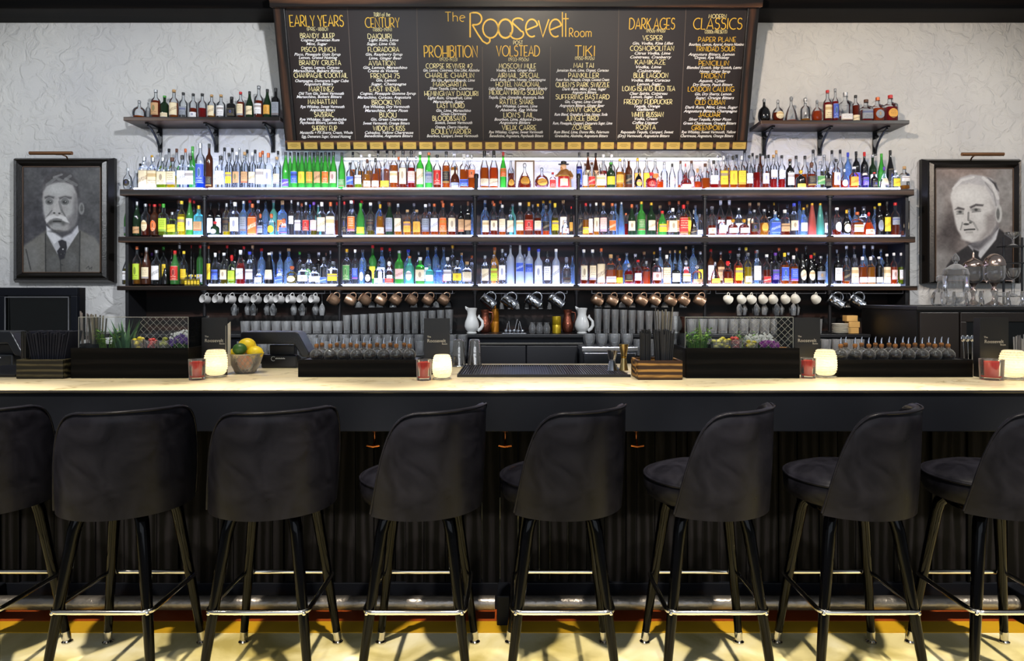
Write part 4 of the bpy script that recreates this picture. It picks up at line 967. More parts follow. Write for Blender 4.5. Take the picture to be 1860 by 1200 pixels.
B_F = """231 55 16 c w8 w1 w;249 72 15 b h8 l3 o;266 70 16 c x c1 s;284.4 65 17 b c w3 s;300.6 32 13 v n x k;318 64 16 c g r3 r;334 63 12 b y5 y1 y;379 73 9 b n y3 o;391 60 14 c c b1 w;406.8 60 14 b w7 c1 w;421 56 14 j l7 l3 r;437 65 16 c R9 w1 w;453.5 62 15 b c w1 b;470 30 15 j c w3 x;489 60 17 v n c1 w
507.5 30 17 j c b1 s;530.5 36 20 j w7 c4 o;551 39 17 s c w1 x;571 34 16 s c w1 x;588 52 12 s c b2 x;605 44 17 s c y1 x;630 67 15 b c n3 g;645 66 12 b c b1 w;657 50 12 b u w4 x;669 42 15 j n w4 k;688 45 17 j c w2 k;707 44 17 j c r2 w;725.3 64 17 b g i1 s;744 54 16 b t w4 o;763.3 52 16 s g c3 w
780.5 40 14 s t w1 x;797 38 14 s u x x;813 52 14 s c w3 w;831 46 15 s c y1 x;848.3 44 16 s c c3 d;881 55 15 b c c3 s;897 56 14 b c l3 x;912.4 67 14 b c w3 s;927.3 74 14 t m x x;944.6 74 15 t m b6 s;961 71 15 t m b6 b;978.3 67 15 b m w3 b;994 63 14 b c w3 k;1010 67 14 b m w3 w;1029 52 17 j c k2 x
1060.5 66 14 b r8 c3 w;1076.4 66 14 b r8 c3 w;1092 68 14 b a8 c7 o;1109.4 57 17 s a7 w2 d;1125 50 13 b h8 y2 o;1142 41 16 j R9 k1 s;1159 47 14 b R8 w1 r;1174 45 13 s o8 x s;1193 50 18 b r7 i1 s;1211 56 13 s h8 c7 w;1227.5 40 14 s n w3 k;1246 46 17 j c c3 s;1266 38 18 j k3 t2 s
1299 44 18 k a3 l2 s;1322 45 18 j r8 g2 r;1341 58 16 b o9 y3 x;1358.6 60 14 b y8 c2 x;1375 65 15 b c w3 x;1392.6 57 15 b r7 r2 w;1408.4 60 14 b p4 p1 p;1425 60 13 s a9 b3 y;1441.5 55 13 s a9 b3 w;1457.3 58 15 c n c4 k;1473 56 15 c n c4 r;1490.6 54 17 b n s1 s
1522 58 15 b n w3 k;1537 50 13 b a7 k3 x;1552.5 57 13 c c c7 x;1566.5 53 13 s a9 w2 w;1581.5 53 13 s h9 w2 w;1596.5 53 13 b n w2 w;1611 58 12 b n c7 w;1623.5 60 12 b o8 i1 w;1637 60 12 b l8 w1 w"""
B_B = """242 58 10 b x x B;258 60 12 b w7 x B;276 60 11 b c w1 p;297 71 13 b w7 y3 n;312 66 10 b n x B;326 74 11 b c x w;347.4 76 13 b n w2 r;363.5 75 12 b g w2 r;352 60 9 b n k1 k;398 64 11 b n x B;412.5 75 12 b n x r;427 68 12 b n c1 k;443 72 12 b n x r;459 74 12 b c x d;475 68 14 b u x r;493 62 13 b u x w;509 63 12 b u b1 s
524.7 68 16 b u x d;544.5 62 11 b c x n;561.5 62 16 b c n4 k;579 61 12 b n w2 w;592 60 10 b c x B;600 64 13 b c c1 s;659 66 13 t u x x;677 76 14 b g y1 r;693.5 70 14 b u w1 r;708 69 12 b r8 w2 r;741.6 66 15 b u x b;760.5 62 13 b c x s;776.8 70 14 b u w1 d;791.7 72 13 t u x x;806 70 12 b u o2 x;822 74 14 b c k1 g;838.4 60 12 b u x d;857 55 12 b c x o
898.5 70 14 b z x o;918 60 11 b c x s;953 58 12 b c x s;1040 55 9 b u x x;1058 70 9 b r8 x k;1122 56 13 b r7 x B;1138.4 60 16 b u x s;1154 58 13 b r8 x w;1170 62 13 b r8 x d;1188 62 14 b n x g;1199 70 13 b u w1 w;1217 64 9 b u x d;1226 65 9 b u x d;1235 64 9 b u x y;1246 72 11 b c r1 d;1259 74 14 b u x k;1272 62 11 b h6 y1 w
1291 67 13 b x w3 r;1309 62 14 b x t3 s;1326 64 13 b n x r;1343 70 11 b n x s;1355 70 12 b c x y;1373 64 11 b u x r;1401 65 9 b n x k;1415 69 12 b n x o;1432 61 11 b c x w;1447 69 12 b l7 x o;1464 72 11 b n x x;1479 60 12 b n x g;1503 58 11 b u x s;1520 66 10 b c x s
1537.5 73 12 b c x w;1551.7 73 12 b c x B;1569.4 75 13 b u x w;1585 73 13 b c x w;1600 67 13 b u x s;1631 74 13 b c x w"""
UL = """253 30 24 d a2 x x;269 26 8 b c x x;283 49 18 b r9 t3 s;299 38 16 b e c2 n;316 49 16 b a8 c3 d;333 44 14 b c s1 k;351 42 14 b r6 w2 k;367.5 42 15 b R6 x k;384.5 40 14 b h3 c3 d;401.5 40 15 b c w3 d;421 36 15 s n k1 k;437 45 14 b r9 c3 r;453.4 46 13 c e c1 k;470 56 16 b r8 w1 x;485.5 50 14 c e g1 k;501 52 13 s n s3 k"""
UR = """1388 39 22 d n x s;1413 37 21 d r6 c4 x;1437 43 23 k k1 x s;1462.7 40 17 j h2 x s;1484 37 19 d o7 x s;1503 54 16 b R9 c3 r;1517 57 12 b R9 b3 x;1535.5 50 20 s R3 w2 s;1554 45 14 b r9 c2 k;1573 37 19 s R8 s3 B;1594 41 18 s o8 s4 o;1617 45 20 s R8 g4 r"""
LP = .0135; BIG = 1020
zt, _ = ZT['top']; shelf_row(T_F, 5.262, zt + LP, 343, 9, ('front row', 'top long shelf'), 'bottles in the front row of the top long shelf')
shelf_row(T_B, 5.385, zt + LP, 343, 9, ('back row', 'top long shelf'), 'bottles in the back row of the top long shelf')
zt, _ = ZT['middle']; zm = ZT['top'][1] - .006
shelf_row(M_F, 5.262, zt + LP, 429, zm, ('front row', 'middle long shelf'), 'bottles in the front row of the middle long shelf')
shelf_row(M_B, 5.385, zt + LP, 429, zm, ('back row', 'middle long shelf'), 'bottles in the back row of the middle long shelf')
zt, _ = ZT['bottom']; zm = ZT['middle'][1] - .006
shelf_row(B_F, 5.262, zt + LP, 519, zm, ('front row', 'bottom long shelf'), 'bottles in the front row of the bottom long shelf')
shelf_row(B_B, 5.385, zt + LP, 519, zm, ('back row', 'bottom long shelf'), 'bottles in the back row of the bottom long shelf')
shelf_row(UL, 5.33, zUL + .001, 212, 9, 'on the left bracket shelf', 'bottles on the left bracket shelf', False)
shelf_row(UR, 5.33, zUR + .001, 218, 9, 'on the right bracket shelf', 'bottles on the right bracket shelf', False)
# five small yellow bottles before the bottom shelf's first post
mini = None
for i in range(5):
    o = bottle(338 + i * 5.6, 20, 5.2, 'm', 'y9', 'y1', 'y', 5.212, ZT['bottom'][0] + .001, 519, 9, '%s of five tiny ones at bottom shelf edge' % ORD[i + 1], 'tiny yellow bottles')
    o.name = 'miniature_bottle'

me = bpy.data.meshes.new('rear_bottles'); me.from_pydata(STUFF['v'], [], STUFF['f'])
for m in STUFF['mats']: me.materials.append(m)
me.polygons.foreach_set('material_index', STUFF['m']); ul = me.uv_layers.new(name='uv'); ul.data.foreach_set('uv', [c for q_ in STUFF['uv'] for c in q_])
for p in me.polygons: p.use_smooth = True
me.set_sharp_from_angle(angle=math.radians(50)); me.update()
o = bpy.data.objects.new('rear_bottles', me); COL.objects.link(o)
tag(o, 'necks and caps of rear-row bottles showing between the front bottles on the long shelves', 'bottles', None, 'stuff')

# ------------------------------------------------------------------ the bar
ZB = 1.065
def dbar(y): return (CZ - ZB) * F / (y - VY)
def stone():
    m, nt, b = newmat('cream_stone_top'); L = nt.links.new
    tc = nt.nodes.new('ShaderNodeTexCoord'); mp = nt.nodes.new('ShaderNodeMapping'); mp.inputs['Scale'].default_value = (.5, 1.1, 1); mp.inputs['Rotation'].default_value = (0, 0, .35)
    L(tc.outputs['Object'], mp.inputs['Vector'])
    n = nt.nodes.new('ShaderNodeTexNoise'); n.inputs['Scale'].default_value = 2.2; n.inputs['Detail'].default_value = 8; n.inputs['Distortion'].default_value = 2.2
    L(mp.outputs[0], n.inputs['Vector'])
    r = ramp(nt, [(.0, '#d9c79f'), (.482, '#e2d2ae'), (.495, '#b09c70'), (.508, '#e6d8b8'), (1, '#dcca9e')]); L(n.outputs['Fac'], r.inputs[0])
    L(r.outputs[0], b.inputs['Base Color']); b.inputs['Roughness'].default_value = .35
    return m
BARP = plain('black_bar_paint', '#101218', .42, spec=.12, var=.3, vscale=3, bump=.06, bscale=30)
bar = empty('bar_counter', (0, 2.91, 0), 'long bar with cream stone top, black apron and dark plank front', 'bar counter')
L0, L1 = -5.2, 5.2
obj('counter_top', MB().box(L0, L1, 0, 1.14, ZB - .0125, ZB), stone(), bar)
obj('edge_nosing', MB().box(L0, L1, -.010, 0, ZB - .013, ZB - .001), plain('aged_steel_edge', '#4b4846', .28, .8), bar, bevel=.004)
obj('apron', MB().box(L0, L1, .002, .045, .887, ZB - .0130), BARP, bar, bevel=.003)
obj('apron_soffit', MB().box(L0, L1, .045, .29, .93, .955), plain('soffit_black', '#0c0c0d', .6), bar)
FP = wood('charred_planks', '#020202', '#141316', 2, 1.3, .7, .5, .06)
pm = MB(); x = L0; r2 = random.Random(3)
while x < L1:
    w = r2.choice((.05, .07, .085, .10)); o = r2.choice((0, .006, .012, .016))
    pm.box(x, x + w - .004, .29 - o, .32, .125, .955); x += w
obj('plank_front', pm, FP, bar)
obj('kick_board', MB().box(L0, L1, .272, .32, .0, .128), BARP, bar, bevel=.003)
RAIL = plain('worn_steel_pipe', '#8f8a86', .33, .85, bump=.35, bscale=45, var=.5, vscale=9)
for a, c in ((-5.2, X(899, 3.08)), (X(931, 3.08), 5.2)):
    rl = obj('foot_rail', MB().tube([(a, .175, .080), (c, .175, .080)], .031, 16), RAIL, bar, smooth=50)
for px in (914, -40, 1868):
    m = MB().box(X(px, 3.05) - .028, X(px, 3.05) + .028, .12, .272, .0, .135)
    obj('rail_bracket', m, BARP, bar, bevel=.006)
COPPER = plain('polished_copper', '#b5672f', .25, 1.0)
hk = MB().box(-.012, .012, .0, .012, -.03, .03)
hk = MB().lathe([(.014, .03), (.014, .035)], 10).tube([(0, 0, .032), (0, 0, 0), (0, -.012, -.018), (0, -.032, -.026)], .005, 8).tube([(-.028, -.032, -.024), (0, -.034, -.029), (.028, -.032, -.024)], .0055, 8)
hkm = hk.mesh('bag_hook', 50)
for px in (685, 918, 1152):
    obj('bag_hook', hkm, COPPER, bar, (X(px, 3.06), .10, .838), smooth=None)

# ------------------------------------------------------------------ bar stools
def vinyl():
    m, nt, b = newmat('black_vinyl'); L = nt.links.new
    tc = nt.nodes.new('ShaderNodeTexCoord')
    n = nt.nodes.new('ShaderNodeTexNoise'); n.inputs['Scale'].default_value = 7; n.inputs['Detail'].default_value = 8; n.inputs['Distortion'].default_value = 1.5
    L(tc.outputs['Object'], n.inputs['Vector'])
    r = ramp(nt, [(.35, '#0b0b10'), (.7, '#16161d')]); L(n.outputs['Fac'], r.inputs[0]); L(r.outputs[0], b.inputs['Base Color'])
    r3 = ramp(nt, [(.3, (.26, .26, .26, 1)), (.7, (.42, .42, .42, 1))]); L(n.outputs['Fac'], r3.inputs[0]); L(r3.outputs[0], b.inputs['Roughness'])
    b.inputs['Specular IOR Level'].default_value = .10
    n2 = nt.nodes.new('ShaderNodeTexNoise'); n2.inputs['Scale'].default_value = 16; n2.inputs['Detail'].default_value = 5
    L(tc.outputs['Object'], n2.inputs['Vector'])
    bp = nt.nodes.new('ShaderNodeBump'); bp.inputs['Strength'].default_value = .12; bp.inputs['Distance'].default_value = .01
    L(n2.outputs['Fac'], bp.inputs['Height']); L(bp.outputs[0], b.inputs['Normal'])
    return m
VIN = vinyl()
LEGM = plain('black_gloss_enamel', '#020203', .10, spec=.13)
CHR = plain('chrome', '#c9c6c2', .12, 1.0)
TOPZ = [(0, 1.050), (42, 1.048), (50, 1.038), (56, 1.020), (61, .993), (66, .952), (72, .885), (77, .812), (83, .722), (87, .667)]
def backtop(p):
    p = abs(p)
    for (a, z0), (b_, z1) in zip(TOPZ, TOPZ[1:]):
        if p <= b_: return z0 + (z1 - z0) * (p - a) / (b_ - a)
    return TOPZ[-1][1]
def back_mesh():
    m = MB(); N, K = 48, 10; zb0 = .655
    rings = []
    for i in range(N + 1):
        ph = -87 + 174 * i / N; a = math.radians(-90 + ph); zt_ = max(backtop(ph), zb0 + .012)
        col = []
        def pt(r, z): return (r * math.cos(a), r * math.sin(a), z)
        ro = lambda z: .240 + .016 * (z - .66) / .43 + .004 * math.sin(PI * (z - .655) / .43)
        for k in range(K + 1):
            z = zb0 + (zt_ - .008 - zb0) * k / K; col.append(pt(ro(z), z))
        col.append(pt(ro(zt_) - .012, zt_ + .002)); col.append(pt(ro(zt_) - .026, zt_ - .003))
        for k in range(K, -1, -1):
            z = zb0 + (zt_ - .012 - zb0) * k / K; col.append(pt(ro(z) - .036, z))
        rings.append(col)
    n = len(rings[0]); vs = [p for c in rings for p in c]; fs = []
    for i in range(N):
        for k in range(n):
            a, b_ = i * n + k, i * n + (k + 1) % n; fs.append((a, a + n, b_ + n, b_))
    fs.append(tuple(range(n))); fs.append(tuple(reversed(range(N * n, N * n + n))))
    return m.add(vs, fs)
def back_pipe():
    pts = []
    for i in range(49):
        ph = -87 + 174 * i / 48; a = math.radians(-90 + ph); z = max(backtop(ph), .667) - .003
        r = .240 + .016 * (z - .66) / .43 + .002
        pts.append((r * math.cos(a), r * math.sin(a), z))
    return MB().tube(pts, .0045, 6)
def make_stool():
    t = empty('bar_stool', (0, 0, 0), 'x', 'bar stool', 'black swivel bar stools along the bar')
    s = obj('seat', MB().lathe([(.19, .672), (.222, .685), (.234, .71), (.237, .74), (.233, .762), (.22, .775), (.17, .792), (.10, .802), (.0005, .806)], 40, capt=False), VIN, t, smooth=60)
    obj('seat_piping', MB().tube([(.235 * math.cos(2 * PI * i / 40), .235 * math.sin(2 * PI * i / 40), .763) for i in range(40)], .005, 6, closed=True), VIN, s, smooth=60)
    b = obj('backrest', back_mesh(), VIN, t, smooth=60)
    obj('back_piping', back_pipe(), VIN, b, smooth=60)
    obj('swivel_plate', MB().lathe([(.15, .640), (.155, .646), (.155, .668), (.12, .672)], 24), LEGM, t, smooth=40)
    for sx in (-1, 1):
        for sy in (-1, 1):
            l = obj('leg', MB().tube([(sx * .075, sy * .075, .662), (sx * .10, sy * .10, .655), (sx * .122, sy * .122, .62), (sx * .13, sy * .13, .58), (sx * .168, sy * .168, .28), (sx * .196, sy * .196, .045)],
                    [.020, .023, .024, .0235, .019, .0155], 14), LEGM, t, smooth=60)
            obj('leg_foot', MB().tube([(sx * .195, sy * .195, .052), (sx * .199, sy * .199, .016)], .0165, 12).lathe([(.021, 0), (.022, .006), (.012, .014), (.010, .022)], 14, (sx * .199, sy * .199, 0.0)), CHR, l, smooth=45)
            obj('ring_bolt', MB().sphere((sx * .175, sy * .184, .300), .008, 8, 6), CHR, l, smooth=60)
    pts = []; h, rr = .186, .035
    for cx, cy, a0 in ((1, 1, 0), (-1, 1, 90), (-1, -1, 180), (1, -1, 270)):
        for i in range(6):
            a = math.radians(a0 + 90 * i / 5); pts.append((cx * (h - rr) + rr * math.cos(a), cy * (h - rr) + rr * math.sin(a), .305))
    fr = obj('foot_ring', MB().tube(pts, .0095, 10, closed=True), CHR, t, smooth=60)
    return t
st0 = make_stool()
STO = [(-2.10, 31), (-1.53, 31), (-.955, 28), (-.375, 45), (.172, 39), (.742, 45), (1.303, 41), (1.865, 33)]
SLAB = ['black vinyl bar stool cut off by the left edge of the photo', 'black vinyl bar stool whose broad back hides its seat, second from left end',
        'black vinyl bar stool below the bitters tray, third from left end', 'black vinyl bar stool below the middle menu card and candle, fourth from left',
        'black vinyl bar stool below the ribbed bar mat, fifth from left', 'black vinyl bar stool below the right garnish box, third from right end',
        'black vinyl bar stool showing its seat in side view, second from right end', 'black vinyl bar stool cut off by the right edge of the photo']
for (x, th), lb in zip(STO, SLAB):
    t = st0 if lb == SLAB[0] else dup(st0)
    t.location = (x, 2.69, 0); t['label'] = lb
    for c in t.children:
        if c.name.startswith(('seat', 'backrest')): c.rotation_euler = (0, 0, math.radians(th))

# ------------------------------------------------------------------ glassware and mugs behind the bar
CLEAR = glass('clear_glassware', (.96, .97, .98, 1), 1.0, (1, 1, 1, 1), .06, .18)  # extra white mixed into the glass stands in for bright highlights
CRYS = glass('cut_crystal', (.95, .96, .97, 1), 1.0, (1, 1, 1, 1), .04, .08)
STEEL = plain('polished_steel', '#b9bcc2', .18, 1.0)
ENAM = plain('white_ceramic', '#d8d4c8', .3)
DULL = plain('brushed_pewter', '#9a9a9e', .32, .7)

# back counter
bc = empty('back_counter', (0, 4.95, 0), 'black back counter under the wall shelves with a stepped ledge for glasses', 'counter')
obj('ledge_top', MB().box(X(236, 4.95), 2.57, 0, WALL - .04 - 4.95, 1.165, 1.189), BLK, bc, bevel=.003)
obj('front_panel', MB().box(X(236, 4.95), 2.57, .02, .06, .0, 1.164), BARP, bc)
dm = MB()
for a, c in ((872, 955), (957, 1050)): dm.box(X(a, 4.9), X(c, 4.9), .002, .019, .55, 1.105)
obj('cabinet_door', dm, plain('door_black', '#232225', .4), bc, bevel=.003)
obj('trim_rail', MB().box(X(870, 4.9), X(1060, 4.9), -.01, .02, 1.115, 1.128), plain('worn_edge', '#55524c', .4), bc, bevel=.002)
lf = empty('work_counter', (0, 4.62, 0), 'low black work counter left of the middle doors holding short tumblers', 'counter')
obj('top', MB().box(X(380, 4.5), X(845, 4.5), -.18, .3, 1.04, 1.062), BLK, lf); obj('front', MB().box(X(380, 4.5), X(845, 4.5), -.16, -.12, 0, 1.04), BARP, lf)
rf = empty('work_counter', (0, 4.62, 0), 'low black work counter right of the middle doors behind the right garnish box', 'counter')
obj('top', MB().box(.835, X(1640, 4.5), -.18, .3, 1.04, 1.062), BLK, rf); obj('front', MB().box(.835, X(1640, 4.5), -.16, -.12, 0, 1.04), BARP, rf)
ib = empty('steel_sink', (X(1102, 4.6), 4.6, 0), 'stainless steel sink unit behind the mat, beside the black doors', 'sink')
obj('basin', MB().box(-.16, .20, 0, .28, .55, 1.09), STEEL, ib, bevel=.01); obj('rim', MB().box(-.17, .21, -.012, .29, 1.091, 1.125), plain('bright_steel', '#d8dade', .22, .9), ib, bevel=.006)

def fluted(n, r0, r1, h, flutes, amp, wall=.0035):
    m = MB(); N = flutes * 4; prof = [(r0 + (r1 - r0) * k / 5, h * k / 5) for k in range(6)]
    vs = []; 
    for r, z in prof:
        for i in range(N):
            a = 2 * PI * i / N; q_ = r * (1 + amp * math.cos(flutes * a)); vs.append((q_ * math.cos(a), q_ * math.sin(a), z))
    for r, z in reversed(prof[1:]):
        for i in range(N):
            a = 2 * PI * i / N; vs.append(((r - wall) * math.cos(a), (r - wall) * math.sin(a), z))
    k0 = len(prof) * 2 - 1
    vs_f = [(j * N + i, j * N + (i + 1) % N, (j + 1) * N + (i + 1) % N, (j + 1) * N + i) for j in range(k0 - 1) for i in range(N)]
    m.add(vs, vs_f + [tuple(reversed(range(N))), tuple(range((k0 - 1) * N, k0 * N))])
    return m
TUMB = fluted(0, .021, .029, .185, 10, .03).mesh('tall_tumbler', 40)
ROCK = fluted(0, .031, .038, .095, 10, .035).mesh('rocks_glass', 40)
LOTU = MB().lathe([(.022, 0), (.036, .012), (.043, .04), (.040, .065), (.036, .07), (.037, .065), (.039, .04), (.032, .016), (.01, .01)], 20).mesh('lotus_glass', 40)
WINE = MB().lathe([(.033, 0), (.034, -.003), (.006, -.010), (.0045, -.03), (.0045, -.085), (.012, -.098), (.030, -.115), (.036, -.14), (.034, -.18), (.028, -.205), (.026, -.205), (.032, -.18), (.034, -.14), (.028, -.117), (.01, -.1), (.0005, -.098)], 20, capt=False).mesh('wine_glass', 50)
COUP = MB().lathe([(.034, 0), (.035, -.003), (.006, -.010), (.0045, -.02), (.0045, -.065), (.02, -.075), (.040, -.10), (.046, -.135), (.044, -.135), (.038, -.10), (.018, -.078), (.0005, -.075)], 20, capt=False).mesh('coupe_glass', 50)
FLUT = MB().lathe([(.026, 0), (.027, -.003), (.006, -.010), (.0045, -.02), (.0045, -.075), (.016, -.09), (.024, -.12), (.027, -.15), (.026, -.15), (.022, -.12), (.014, -.092), (.0005, -.088)], 18, capt=False).mesh('sherry_glass', 50)
def glassrow(mesh, name, cat, pxs, d, z, words, group, sc=1.0, shs=None, mat=CLEAR, stag=.004):
    for i, px in enumerate(pxs):
        o = obj(name, mesh, mat, None, (X(px, d), d + (i % 2) * stag, z))
        k = shs[i] if shs else 1.0
        o.scale = (sc, sc, sc * k); o.rotation_euler = (0, 0, rnd.uniform(0, 1))
        tag(o, words % ORD[i + 1], cat, group)
zl = 1.1905
fr = lambda a, b_, st: [a + st * i for i in range(int((b_ - a) / st) + 1)]
lp = fr(630, 830, 15.5)
glassrow(TUMB, 'tall_tumbler', 'glass', lp, 5.06, zl, 'fluted tall tumbler on the back ledge left of the white jug, %s from left', 'tall tumblers on the left back ledge', .98, [.74 + .26 * (p - 630) / 212 for p in lp])
lp = fr(446, 615, 18.6)
glassrow(ROCK, 'rocks_glass', 'glass', lp, 5.06, zl, 'short tumbler on the far left back ledge below the wine glasses, %s from left', 'short tumblers on the far left back ledge', .95)
lp = fr(440, 840, 19)
glassrow(ROCK, 'rocks_glass', 'glass', lp, 4.66, 1.0625, 'short tumbler on the low left work counter, front line, %s from left', 'short tumblers on the left work counter', .9, [1.1 + .25 * (i % 3 == 1) for i in range(len(lp))])
lp = fr(450, 840, 19.5)
glassrow(ROCK, 'rocks_glass', 'glass', lp, 4.80, 1.0625, 'short tumbler on the low left work counter, rear line, %s from left', 'short tumblers in the rear line on the left', .92, [1.5] * len(lp))
lp = fr(1086, 1240, 15.5)
glassrow(TUMB, 'tall_tumbler', 'glass', lp, 5.06, zl, 'fluted tall tumbler on the back ledge right of the white jug, %s from left', 'tall tumblers on the right back ledge', .98, [1 - .14 * (p - 1086) / 160 for p in lp])
lp = fr(1256, 1490, 19)
glassrow(ROCK, 'rocks_glass', 'glass', lp, 5.06, zl, 'short tumbler on the right back ledge behind the right garnish box guard, %s from left', 'short tumblers behind the right garnish box', .97, [1.15] * len(lp))
lp = fr(1160, 1560, 20)
glassrow(ROCK, 'rocks_glass', 'glass', lp, 4.66, 1.0625, 'short tumbler on the low right work counter, %s from left', 'short tumblers on the right work counter', .92, [1.25] * len(lp))
glassrow(LOTU, 'lotus_glass', 'glass', [1070, 1093, 1116, 1139], 4.70, 1.1255, 'rounded lotus glass standing on the steel sink unit, %s from left', 'lotus glasses on the sink unit', .95, [1.25] * 4)
# hanging stemware
zs = ZT['bottom'][1] - .0135
HX = [(WINE, 'wine_glass', [426, 442, 460, 478, 496, 527, 549, 567, 585], 'wine glass hanging upside down beneath the shelf left, %s from left', 'wine glasses hanging on the left'),
      (COUP, 'coupe_glass', [652, 671, 690, 710, 752, 772, 792, 812], 'coupe glass hanging behind the left copper mugs, %s from left', 'coupe glasses hanging on the left'),
      (FLUT, 'sherry_glass', [911, 926, 940, 957, 970, 983, 998], 'small sherry glass hanging behind the steel tankards, %s from left', 'sherry glasses hanging in the middle'),
      (COUP, 'coupe_glass', [1086, 1106, 1130, 1152, 1188, 1212, 1240], 'coupe glass hanging behind the right copper mugs, %s from left', 'coupe glasses hanging on the right'),
      (WINE, 'wine_glass', [1343, 1358, 1374, 1396, 1411, 1426, 1441, 1456], 'wine glass hanging behind the white cups on the right, %s from left', 'wine glasses hanging on the right'),
      (COUP, 'coupe_glass', [1527, 1548, 1568], 'coupe glass hanging behind the two right tankards, %s from left', 'coupe glasses hanging behind the tankards')]
RW = plain('rack_wire', '#7d7c80', .3, .8)
for me, nm, pxs, w, g in HX:
    glassrow(me, nm, 'glass', pxs, 5.31, zs, w, g, .88, stag=.09)
rk = MB()
for a, c in ((415, 600), (640, 825), (895, 1015), (1075, 1255), (1325, 1480), (1510, 1640)):
    for dd in (5.29, 5.39): rk.tube([(X(a, 5.34), dd, zs - .008), (X(c, 5.34), dd, zs - .008)], .0025, 6)
    for q_ in (a, c): rk.tube([(X(q_, 5.34), 5.29, zs - .008), (X(q_, 5.34), 5.34, zs + .012), (X(q_, 5.34), 5.39, zs - .008)], .0025, 6)
obj('hanging_rack', rk, RW, unit)
for a, c in ((372, 590), (600, 822), (890, 1030), (1075, 1290), (1300, 1500), (1505, 1640)):
    m = MB().tube([(X(a, 5.215), 5.215, zs - .010), (X(c, 5.215), 5.215, zs - .010)], .003, 6)
    for q_ in (a, c): m.tube([(X(q_, 5.215), 5.215, zs - .010), (X(q_, 5.215), 5.215, zs + .012)], .003, 6)
    obj('cup_rail', m, RW, unit)

def mug(name, label, cat, group, prof, hz, hr, mat, rim=None):
    """cup standing on its base, handle towards +x"""
    t = obj(name, MB().lathe(prof, 24), mat, None, smooth=50); tag(t, label, cat, group)
    h0, h1 = hz; r = prof[len(prof) // 4][0]
    n = 10; pts = []
    for i in range(n + 1):
        a = -PI / 2 + PI * i / n
        pts.append((hr[0] + hr[1] * math.cos(a), 0, (h0 + h1) / 2 + (h1 - h0) / 2 * math.sin(a)))
    obj('handle', MB().tube(pts, hr[2], 8), mat, t, smooth=60)
    return t
def hang(t, px, d, handle_z, tilt_x, tilt_y, spin=0):
    """turn the cup so that its handle points up, then lean it; hang it by the handle from the rail"""
    t.rotation_euler = (Euler((tilt_x, tilt_y, spin), 'XYZ').to_matrix() @ Euler((0, -PI / 2, 0), 'XYZ').to_matrix()).to_euler()
    M_ = t.rotation_euler.to_matrix()
    p = M_ @ Vector(handle_z)
    t.location = Vector((X(px, d), d, zs - .006)) - p
def cupset(proto, items, words, group, d=5.175, sc=1.0):
    for i, (px, tx, ty, sp) in enumerate(items):
        c = proto[0] if not proto[2] else dup(proto[0])
        proto[2] = True
        c.scale = (sc, sc, sc); hang(c, px, d, tuple(q_ * sc for q_ in proto[1]), tx, ty, sp)
        c['label'] = words % ORD[i + 1]; c['group'] = group
ep = [(.026, 0), (.030, .004), (.031, .06), (.029, .06), (.0275, .006), (.001, .005)]
P_EN = [mug('enamel_cup', 'x', 'cup', 'g', ep, (.014, .048), (.029, .022, .0032), plain('enamel_cup', '#c6c4c2', .3)), (.052, 0, .031), False]
cupset(P_EN, [(p, .25 + rnd.uniform(-.1, .1), .2, 1.05 + rnd.uniform(-.25, .2)) for p in (377, 400, 423, 447, 470, 493, 511, 532, 553, 574)], 'small grey enamel cup hanging under the left shelf, %s from left', 'enamel cups hanging on the left')
cp = [(.030, 0), (.036, .004), (.043, .03), (.044, .055), (.040, .082), (.042, .088), (.038, .084), (.041, .055), (.040, .03), (.032, .006), (.001, .005)]
COPM = plain('hammered_copper', '#c9a284', .3, .85, bump=.25, bscale=55)
P_CO = [mug('copper_mug', 'x', 'mug', 'g', cp, (.018, .072), (.040, .032, .004), COPM), (.072, 0, .045), False]
cupset(P_CO, [(p, 0, .55 + rnd.uniform(-.1, .1), .25 + rnd.uniform(-.2, .3)) for p in (615, 644, 672, 700, 728, 757, 786, 815)], 'copper mug hanging in the left line of mugs, %s from left', 'copper mugs hanging on the left', sc=.9)
cupset(P_CO, [(p, 0, -.5 + rnd.uniform(-.1, .1), PI + .2 + rnd.uniform(-.2, .2)) for p in (1091, 1118, 1146, 1172, 1197, 1223, 1249, 1277)], 'copper mug hanging in the right line of mugs, %s from left', 'copper mugs hanging on the right', sc=.88)
tp = [(.044, 0), (.046, .003), (.046, .010), (.041, .014), (.040, .05), (.0415, .052), (.0415, .058), (.039, .060), (.038, .112), (.040, .114), (.040, .12), (.036, .12), (.035, .01), (.001, .008)]
P_TK = [mug('steel_tankard', 'x', 'tankard', 'g', tp, (.024, .102), (.037, .040, .005), STEEL), (.077, 0, .063), False]
cupset(P_TK, [(897, 0, .62, .1), (934, 0, .55, .1), (980, 0, -.55, PI - .1), (1022, 0, -.6, PI - .1)], 'steel tankard hanging in the middle between the two white jugs, %s from left', 'steel tankards hanging in the middle')
cupset(P_TK, [(1527, 0, -.55, PI - .1), (1566, 0, -.6, PI - .1)], 'steel tankard hanging on the right beside the white cups, %s from left', 'steel tankards hanging on the right')
wp = [(.020, 0), (.024, .003), (.034, .02), (.040, .05), (.041, .062), (.039, .062), (.037, .048), (.031, .02), (.02, .006), (.001, .005)]
P_WC = [mug('white_cup', 'x', 'cup', 'g', wp, (.016, .052), (.036, .024, .0036), ENAM), (.060, 0, .034), False]
cupset(P_WC, [(p, .1, -.55 + rnd.uniform(-.15, .15), PI + .9 + rnd.uniform(-.4, .3)) for p in (1324, 1347, 1366, 1386, 1404, 1427, 1445, 1483)], 'white ceramic cup hanging under the right shelf, %s from left', 'white cups hanging on the right', sc=.86)

